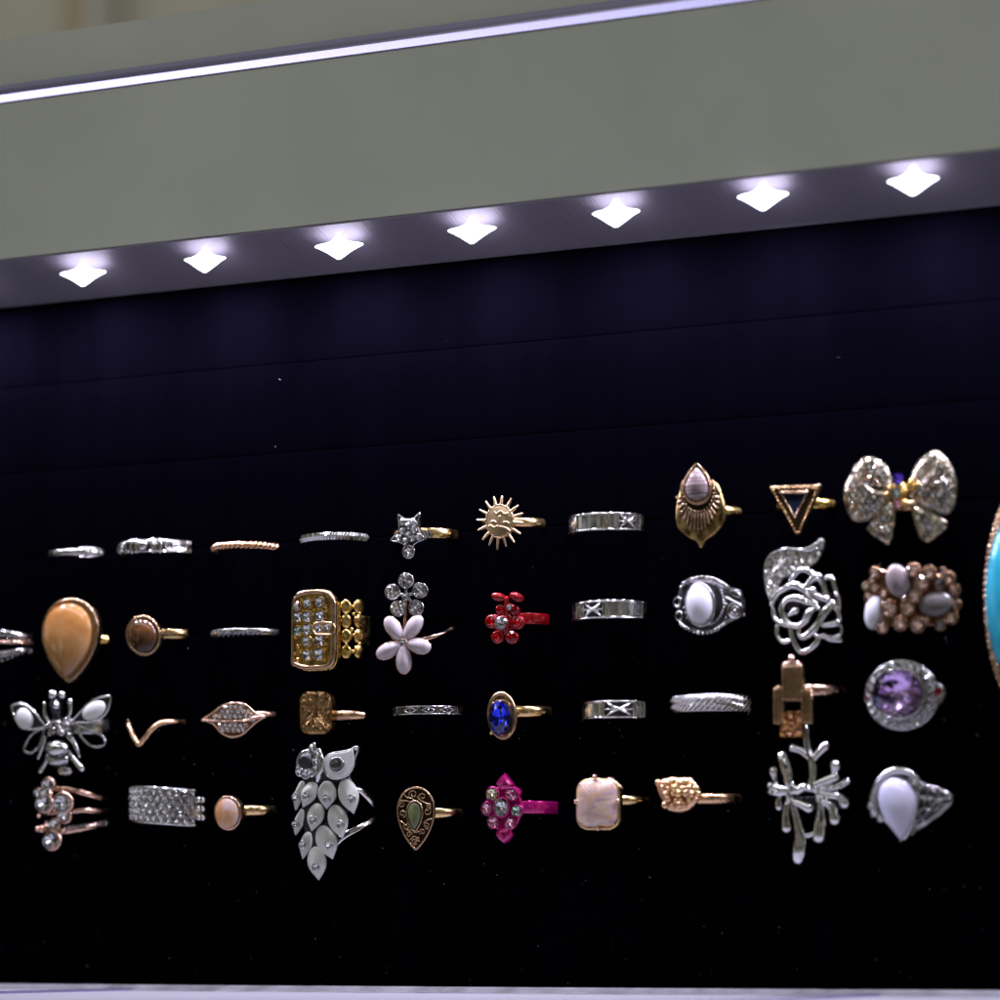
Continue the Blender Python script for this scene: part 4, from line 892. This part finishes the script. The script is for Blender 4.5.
# nugget
T = Ring('nugget_ring', 'rose gold ring topped by a lumpy cluster of tiny gold beads, bottom row', 742.5, 799.5, 9.0, orn=(679, 795, 2.4))
T.simple_band('rosecop', 2.6, 1.4); D = T.D+1.4
o = cr(zm(560, 680, 5, [(478, 520), (500, 500), (560, 484), (605, 488), (655, 488), (696, 545), (695, 600), (642, 652), (580, 662), (525, 645), (508, 600)]), 2, True)
mb = MB(); mb.dome(o, D-1, 1.5, .8, 6); pr = T.part('cluster_core', mb, 'rosecop')
for q in pack(o, 6.6, 1.8, .18):
    mb = MB(); s_ = min(1, math.hypot(q[0]-678, q[1]-794)/22); T.ball(mb, q[0], q[1], D-.4+2.0*sqrt(1-s_*s_*.9)+random.uniform(-.3, .3), random.uniform(3.1, 4.3)); T.part('gold_bead', mb, random.choice(['rosecop', 'gold', 'rosecop']), pr)
# coral branch
T = Ring('coral_branch_ring', 'silver branching coral ring with drops hanging down and crystal set twigs', 850, 803, 9.0, orn=(806, 800, 2.8))
T.simple_band('oxid', 3.0, 1.0, 'flat'); zq = lambda pts: [(750+a/6.25, 710+b/6.25, c/6.25) for a, b, c in pts]; D = T.D+2
def qd(x, y): return D+.8-2.2*((x-808)/42)**2-.8*((y-795)/60)**2
for pth in ([(385, 470, 26), (395, 400, 22), (388, 315, 26), (362, 240, 22), (346, 115, 24)], [(388, 320, 22), (430, 270, 22), (470, 228, 30)], [(375, 300, 20), (325, 258, 22), (270, 238, 24)],
            [(300, 500, 26), (255, 470, 30), (240, 400, 34), (222, 340, 36), (205, 295, 34)], [(180, 500, 20), (160, 440, 14), (150, 385, 30)], [(300, 505, 24), (200, 498, 26), (130, 472, 24)], [(250, 510, 20), (190, 515, 26), (138, 512, 26)],
            [(300, 505, 26), (345, 482, 28), (420, 495, 26)], [(395, 475, 22), (460, 450, 28), (535, 418, 26)], [(500, 440, 12), (520, 400, 14), (535, 350, 36)], [(420, 505, 22), (540, 480, 22), (610, 448, 22)], [(430, 530, 22), (550, 540, 24), (592, 582, 36)],
            [(262, 560, 18), (292, 680, 24), (318, 790, 34), (312, 880, 48), (305, 925, 40)], [(232, 590, 16), (225, 660, 22), (232, 735, 34)], [(190, 530, 14), (180, 560, 18), (183, 605, 24)], [(240, 565, 16), (310, 585, 22), (368, 612, 32)],
            [(440, 530, 18), (445, 620, 20), (442, 710, 36), (435, 790, 42)], [(440, 745, 12), (370, 785, 14), (335, 775, 12)], [(430, 560, 18), (505, 600, 26), (532, 685, 36)], [(240, 500, 26), (250, 545, 22), (262, 570, 18)], [(420, 495, 24), (440, 540, 20)]):
    mb = MB(); T.ptube(mb, [(x, y, r*1.1) for x, y, r in zq(pth)], qd, 3, 5, n=9); T.part('branch', mb, 'silver')
for x, y, r in ((150, 378, 22), (205, 292, 22), (218, 335, 20), (235, 385, 20), (242, 430, 18), (130, 470, 20), (138, 512, 20), (175, 505, 18), (212, 500, 18), (255, 500, 18), (345, 485, 20), (385, 490, 18), (535, 345, 22), (605, 450, 18), (570, 468, 16), (535, 480, 16), (490, 492, 16), (592, 575, 22), (560, 545, 18), (478, 545, 18)):
    X, Y = 750+x/6.25, 710+y/6.25; T.gem(X, Y, qd(X, Y)+.85, r/6.25, foil='foily' if (x, y) == (150, 378) else 'foil', n=8)  # yellow foil on one crystal paints in an orange glint
# pear opal
T = Ring('white_drop_ring', 'silver ring with a milky white pear stone, a curled rim and openwork shoulder', 952, 803, 9.2, orn=(900, 806, 3))
T.simple_band('oxid', 3.6, 1.1); D = T.D+1.8
sh = cr(zp([(300, 590), (345, 600), (400, 615), (455, 640), (468, 670), (440, 705), (390, 745), (320, 790), (285, 800)]), 2, True)
mb = MB(); mb.dome(sh, D-2.2, 1.0, .6, 5); T.part('shoulder', mb, 'oxid'); mb = MB()
T.ptube(mb, sh, D-1.9, 1, 1, True, 6)
for x, y, a, b, t in ((350, 630, 16, 26, 20), (385, 640, 14, 24, -30), (425, 650, 14, 22, 50), (365, 685, 14, 26, -10), (400, 690, 12, 20, 30), (345, 720, 14, 22, 40), (435, 675, 10, 16, 0), (330, 760, 10, 22, 60)): T.ptube(mb, ellipse(840+x/4.168, 640+y/4.168, a/4.168, b/4.168, t, 14), D-1.3, 1.1, 1, True, 6)
T.ptube(mb, zp([(320, 660), (370, 660), (460, 660)]), D-1.3, 1, 3); T.ptube(mb, zp([(300, 790), (380, 745), (460, 680)]), D-1.5, 1.5, 3); T.part('openwork', mb, 'antsil')
ou = cr(zp([(258, 836), (205, 780), (150, 725), (128, 690), (140, 620), (170, 570), (225, 540), (285, 545), (320, 580), (330, 640), (318, 720), (295, 790)]), 3, True)
mb = MB(); mb.prism(ou, D, 2.2, .5); T.part('setting', mb, 'silver2'); mb = MB()
T.ptube(mb, zp([(140, 700, 1.5), (140, 640, 2.4), (165, 585, 3.2), (215, 548, 4.2), (280, 548, 3.6), (315, 575, 2.2)]), D+.5, 3, 4); T.part('curled_rim', mb, 'silver'); mb = MB()
for x, y, r in ((134, 690, 16), (142, 722, 14), (140, 655, 14), (308, 582, 20), (168, 745, 12)): T.gem(840+x/4.168, 640+y/4.168, D+.5, r/4.168, foil='foil', n=8, cup=mb)
T.ptube(mb, [(840+(x-4)/4.168, 640+y/4.168) for x, y in ((330, 640), (320, 720), (290, 790), (258, 834))], D+.3, 1.2, 3); T.part('crystal_setting', mb, 'silver')
po = pear(840+243/4.168, 640+570/4.168, 640+833/4.168, 37.5, .75, lean=3.2); mb = MB(); mb.dome(po, D+.5, 2.8, .6, 10); T.part('white_drop', mb, 'opalw')
# =================================================================== DISPLAY BOARD
def velvet():
    m, b, nt = newmat('black_velvet'); b.inputs['Base Color'].default_value = (.001, .001, .0016, 1); b.inputs['Roughness'].default_value = .95
    b.inputs['Specular IOR Level'].default_value = 0; b.inputs['Sheen Weight'].default_value = 0; b.inputs['Sheen Roughness'].default_value = .4; b.inputs['Sheen Tint'].default_value = (.55, .55, 1, 1)
    no, tc = bump(nt, b, 2500, .7, .0003, 4)
    n2 = nt.nodes.new('ShaderNodeTexNoise'); n2.inputs['Scale'].default_value = 1; n2.inputs['Detail'].default_value = 6; mp = nt.nodes.new('ShaderNodeMapping'); mp.inputs['Scale'].default_value = (95, 95, 22); nt.links.new(tc.outputs['Object'], mp.inputs['Vector']); nt.links.new(mp.outputs['Vector'], n2.inputs['Vector'])
    ramp(nt, n2.outputs['Fac'], [(.3, (.00048, .0004, .0010)), (.7, (.00066, .00055, .00136))], b.inputs['Base Color']); return m
VEL = velvet()
zs = P(0, 308, 0).z; z_low = P(0, 986.5, 0).z
xl = P(-260, 600, 0).x; xr = P(1300, 600, 0).x
# average height of every row of slits
rows = sorted(z for _, z, _ in SLOTS); lev = [[rows[0]]]
for z in rows[1:]:
    if z-lev[-1][-1] > .008: lev.append([z])
    else: lev[-1].append(z)
lev = [sum(l)/len(l) for l in lev]; step = (lev[-1]-lev[0])/(len(lev)-1)
print('slit rows', [round(z*1000, 1) for z in lev], 'soffit', zs*1000, P(1000, 205, 0).z*1000, 'shelf', z_low*1000, P(1000, 993.5, 0).z*1000)
while lev[-1]+step < zs-.012: lev.append(lev[-1]+step)
colx = sorted(x for x, z, n in SLOTS)
board = empty('display_board', (0, 0, z_low), 'black velvet ring board with horizontal slits holding the rings', 'display board')
B0 = Vector((0, 0, z_low))
edges = [z_low]+lev+[zs]
cols = [-.125+.0225*i for i in range(-2, 18)]
for a, b in zip(edges[:-1], edges[1:]):
    if b-a < .003: continue
    mb = MB(); nz = 8; zz_ = [(0, .00012), (.00015, .00007), (.0004, .00004), (.001, .00001)]
    prof = [(a+.0001+q[0], q[1]) for q in zz_]+[(a+(b-a)*k/nz, -.0001) for k in range(1, nz)]+[(b-.0001-q[0], q[1]) for q in zz_[::-1]]
    nx = 420; rws = []
    for i in range(nx+1):
        x = xl+(xr-xl)*i/nx
        g = min(abs(x-c) for c in cols); gr = .00035*math.exp(-(g/.0009)**2)
        rws.append([Vector((x, y+gr*(y < .001), z)) for z, y in prof])
    mb.rings(rws, closed=False); mb.build('velvet_pad', VEL, board, B0)
mb = MB(); mb.box((xl, .0006, z_low), (xr, .02, zs)); mb.build('backing', VEL, board, B0)
# =================================================================== DISPLAY CASE
def paint(name, col, rough, bs=.1, bsc=300, metallic=0, spec=.4):
    m, b, nt = newmat(name); b.inputs['Roughness'].default_value = rough; b.inputs['Metallic'].default_value = metallic; b.inputs['Specular IOR Level'].default_value = spec
    no, tc = bump(nt, b, bsc, bs, .0003); n2 = nt.nodes.new('ShaderNodeTexNoise'); n2.inputs['Scale'].default_value = 18; n2.inputs['Detail'].default_value = 5; nt.links.new(tc.outputs['Object'], n2.inputs['Vector'])
    ramp(nt, n2.outputs['Fac'], [(.35, tuple(c*.94 for c in col)), (.65, tuple(c*1.05 for c in col))], b.inputs['Base Color']); return m
HEAD = paint('grey_lacquer', (.61, .64, .535), .5); SOF = paint('brushed_strip', (.24, .22, .275), .55, 0, 900, .25)
RAILM = metal('rail_aluminium', (.50, .47, .74), .24, .0, .0, 700); SHELF = paint('grey_leatherette', (.30, .295, .31), .5, .6, 1400)
# the light strip slopes up and forward from the board to the header's lower edge
dF = 22.0; zf = (P(0, 262, dF).z+P(1000, 150, dF).z)/2
print('strip front', P(0, 262, dF).z*1000, P(1000, 150, dF).z*1000)
case = empty('display_case', (0, 0, z_low), 'grey shop display case with a lit header above and pale shelf below the black board', 'display case')
yF = -dF*.001; z_r0 = P(0, 104, dF).z; z_r1 = P(0, 82, dF).z; z_top = P(0, 36, dF).z
mb = MB(); mb.box((xl, yF, zf+.0006), (xr, yF+.003, z_r0)); mb.build('header_panel', HEAD, case, B0)
h = z_r1-z_r0; pr = [(0, z_r0), (-.00025, z_r0+.0001), (-.0003, z_r0+.0003), (.00036, z_r0+h*.42), (.0007, z_r0+h*.52), (.0018, z_r0+h*.74), (.0032, z_r1), (.006, z_r1)]
mb = MB(); mb.rings([[Vector((x, yF+y, z)) for y, z in pr] for x in (xl, xr)], closed=False, smooth=False); mb.build('edge_rail', RAILM, case, B0)
mb = MB(); mb.box((xl, yF+.0033, z_r1), (xr, yF+.008, z_top)); mb.build('upper_panel', HEAD, case, B0)
mb = MB(); sl = [(.02, zs), (0, zs), (yF+.0001, zf), (yF+.0001, zf+.0004), (yF+.0028, zf+.004), (0, zs+.004), (.02, zs+.004)]
mb.rings([[Vector((x, y, z)) for y, z in sl] for x in (xl, xr)], smooth=False); strip = mb.build('light_strip', SOF, case, B0)
mb = MB(); mb.box((xl, yF+.008, z_top-.004), (xr, .02, z_top-.0005)); mb.build('case_top', HEAD, case, B0)
def led_mat():
    m, b, nt = newmat('led_light'); b.inputs['Base Color'].default_value = (.8, .8, .9, 1); b.inputs['Emission Color'].default_value = (.86, .84, 1, 1); b.inputs['Emission Strength'].default_value = 5.5; return m
nt_ = SOF.node_tree; b_ = next(n for n in nt_.nodes if n.type == 'BSDF_PRINCIPLED')
tc_ = nt_.nodes.new('ShaderNodeTexCoord'); mp_ = nt_.nodes.new('ShaderNodeMapping'); mp_.inputs['Scale'].default_value = (2200, 25, 1); n_ = nt_.nodes.new('ShaderNodeTexNoise'); n_.inputs['Scale'].default_value = 1; n_.inputs['Detail'].default_value = 4
bp_ = nt_.nodes.new('ShaderNodeBump'); bp_.inputs['Strength'].default_value = .5; bp_.inputs['Distance'].default_value = .0004
nt_.links.new(tc_.outputs['Object'], mp_.inputs['Vector']); nt_.links.new(mp_.outputs['Vector'], n_.inputs['Vector']); nt_.links.new(n_.outputs['Fac'], bp_.inputs['Height']); nt_.links.new(bp_.outputs['Normal'], b_.inputs['Normal'])
LED = led_mat(); 
leds = [(-160, 303), (-37, 287.5), (83, 273), (205, 259), (339, 245.5), (472, 229.5), (616, 212.5), (763, 195.5), (913, 180), (1070, 162), (1235, 143)]
LEDP = []
for px, py in leds:
    best = min((abs((P(px, py, q/10).z) - (zs+(zf-zs)*q/10/dF) + .0030), q) for q in range(20, 260)); c = P(px, py, best[1]/10); top = zs+(zf-zs)*best[1]/10/dF
    k_ = random.uniform(.92, 1.06); hh = top-c.z+.0003; prf = [(.0005, hh), (.0008, hh*.8), (.0013, hh*.58), (.0024, hh*.34), (.0044*k_, hh*.12), (.0065*k_, .0), (.0052*k_, -.0006), (.0033, -.0017), (.0018, -.0027), (.0005, -.0035)]  # flared star profile: lens glare around the LED put into its shape
    mb = MB(); mb.rings([[c+Vector((r*cos(2*pi*i/20), r*sin(2*pi*i/20)*.6, z)) for i in range(20)] for r, z in prf[::-1]], cap0=True, cap1=True, capsmooth=True)
    mb.build('led', LED, strip, B0); LEDP.append(c)
print('led spacing', [round((b-a).x*1000, 1) for a, b in zip(LEDP, LEDP[1:])], [round(-c.y*1000, 1) for c in LEDP])
# shelf under the board
mb = MB(); ysh = -.30
prs = [(.02, z_low-.001), (-.0006, z_low-.001), (-.0008, z_low+.0004), (-.0016, z_low+.0008), (-.0026, z_low+.0003), (-.0032, z_low-.0006), (-.006, z_low-.0008), (ysh, z_low-.0008), (ysh, z_low-.03)]
mb.rings([[Vector((xl, y, z)) for y, z in prs], [Vector((xr, y, z)) for y, z in prs]], closed=False, smooth=False)
shelf = mb.build('shelf', SHELF, case, B0)
for px in (50, 820):
    mb = MB(); x = P(px, 992, 40).x; mb.box((x-.002, -.30, z_low-.0009), (x+.002, -.0034, z_low-.0002)); mb.build('seam_strip', RAILM, shelf, B0)
# lint on the velvet
mb = MB(); rl = random.Random(11)
for k in range(210):
    px = rl.uniform(0, 1000); py = rl.uniform(300, 985) if k % 5 == 0 else rl.uniform(700, 985)
    p = P(px, py, .25); r = rl.choice([.00004, .00005, .00005, .00006, .00007, .00009])
    if k % 40 == 7: mb.tube([p, p+Vector((rl.uniform(-.0003, .0003), -.0001, rl.uniform(.0002, .0007)))], .00004, 5)
    else: mb.sphere(p, r, 6, 4)
lint = mb.build('lint', paint('lint_fibre', (.55, .56, .62), .8), None, Vector((0, 0, 0))); lint['kind'] = 'stuff'; lint['label'] = 'tiny specks of pale lint on the black velvet board'; lint['category'] = 'lint'
# room wall behind the case, seen at the top left corner
yw = .9
def wallp(px, py, y): r = ray(px, py); return CAM+r*((y-CAM.y)/r.y)
WALL = paint('wall_paint', (.78, .76, .60), .7)
a = wallp(-300, 400, yw); b = wallp(1500, -700, yw)
mb = MB(); mb.box((a.x, yw, a.z-.5), (b.x+1, yw+.05, b.z+.6)); w = mb.build('wall', WALL, None, Vector((0, yw, 0))); w['kind'] = 'structure'
def bar(name, p0, p1, mat, label, cat, dy):
    A = wallp(p0, 10, yw); B_ = wallp(p1, 10, yw); mb = MB(); mb.box((A.x, yw-dy, a.z-.4), (B_.x, yw-.001, b.z+.5)); o = mb.build(name, mat, None, Vector((A.x, yw, a.z-.4))); o['label'] = label; o['category'] = cat
bar('wall_post', 116, 125, paint('white_paint', (.85, .83, .78), .5), 'narrow white upright post on the wall above the case', 'post', .03)
bar('wooden_board', 74, 112, paint('beige_board', (.66, .54, .34), .6), 'beige upright board beside the white post on the wall', 'board', .012)
# =================================================================== CAMERA
cam = bpy.data.cameras.new('camera'); co = bpy.data.objects.new('camera', cam); COL.objects.link(co)
co.location = CAM; co.rotation_euler = (radians(90), 0, TH)
cam.sensor_width = 36; cam.lens = FPX*36/1000; cam.shift_y = (HOR-500)/1000; cam.clip_start = .01; cam.clip_end = 50
cam.dof.use_dof = True; cam.dof.focus_distance = (P(420, 700, 8)-CAM).dot(FW); cam.dof.aperture_fstop = 8.5
sc.camera = co
# =================================================================== LIGHT
def area(name, loc, target, sx, sy, watt, col, spread=180):
    l = bpy.data.lights.new(name, 'AREA'); l.shape = 'RECTANGLE'; l.size = sx; l.size_y = sy; l.energy = watt; l.color = col; l.spread = radians(spread)
    o = bpy.data.objects.new(name, l); COL.objects.link(o); o.location = loc; o.rotation_euler = (Vector(target)-Vector(loc)).to_track_quat('-Z', 'Y').to_euler(); return o
for c in LEDP:
    area('led_lamp', c+Vector((0, 0, -.0044)), c+Vector((0, .003, -.050)), .006, .006, LEDW, (.76, .73, 1))
area('ceiling_lamp', (-.6, -1.55, zs+1.5), (0, 0, zs), 3.2, .26, ROOMW, (.87, .88, 1))
w = bpy.data.worlds.new('World'); sc.world = w; w.use_nodes = True; nt = w.node_tree; bg = nt.nodes['Background']
tc = nt.nodes.new('ShaderNodeTexCoord'); no = nt.nodes.new('ShaderNodeTexNoise'); no.inputs['Scale'].default_value = 4.2; no.inputs['Detail'].default_value = 2
nt.links.new(tc.outputs['Generated'], no.inputs['Vector'])
ramp(nt, no.outputs['Fac'], [(.45, (.014, .014, .012)), (.54, (.12, .118, .095)), (.60, (.9, .88, .72)), (.70, (3.0, 2.95, 2.5))], bg.inputs['Color']); bg.inputs['Strength'].default_value = WORLDS
sc.view_settings.view_transform = 'Standard'; sc.view_settings.look = 'None'; sc.view_settings.exposure = 0; sc.view_settings.gamma = 1
sc.cycles.max_bounces = 10; sc.cycles.transmission_bounces = 8; sc.cycles.glossy_bounces = 4; sc.cycles.diffuse_bounces = 2
sc.cycles.caustics_reflective = False; sc.cycles.caustics_refractive = False
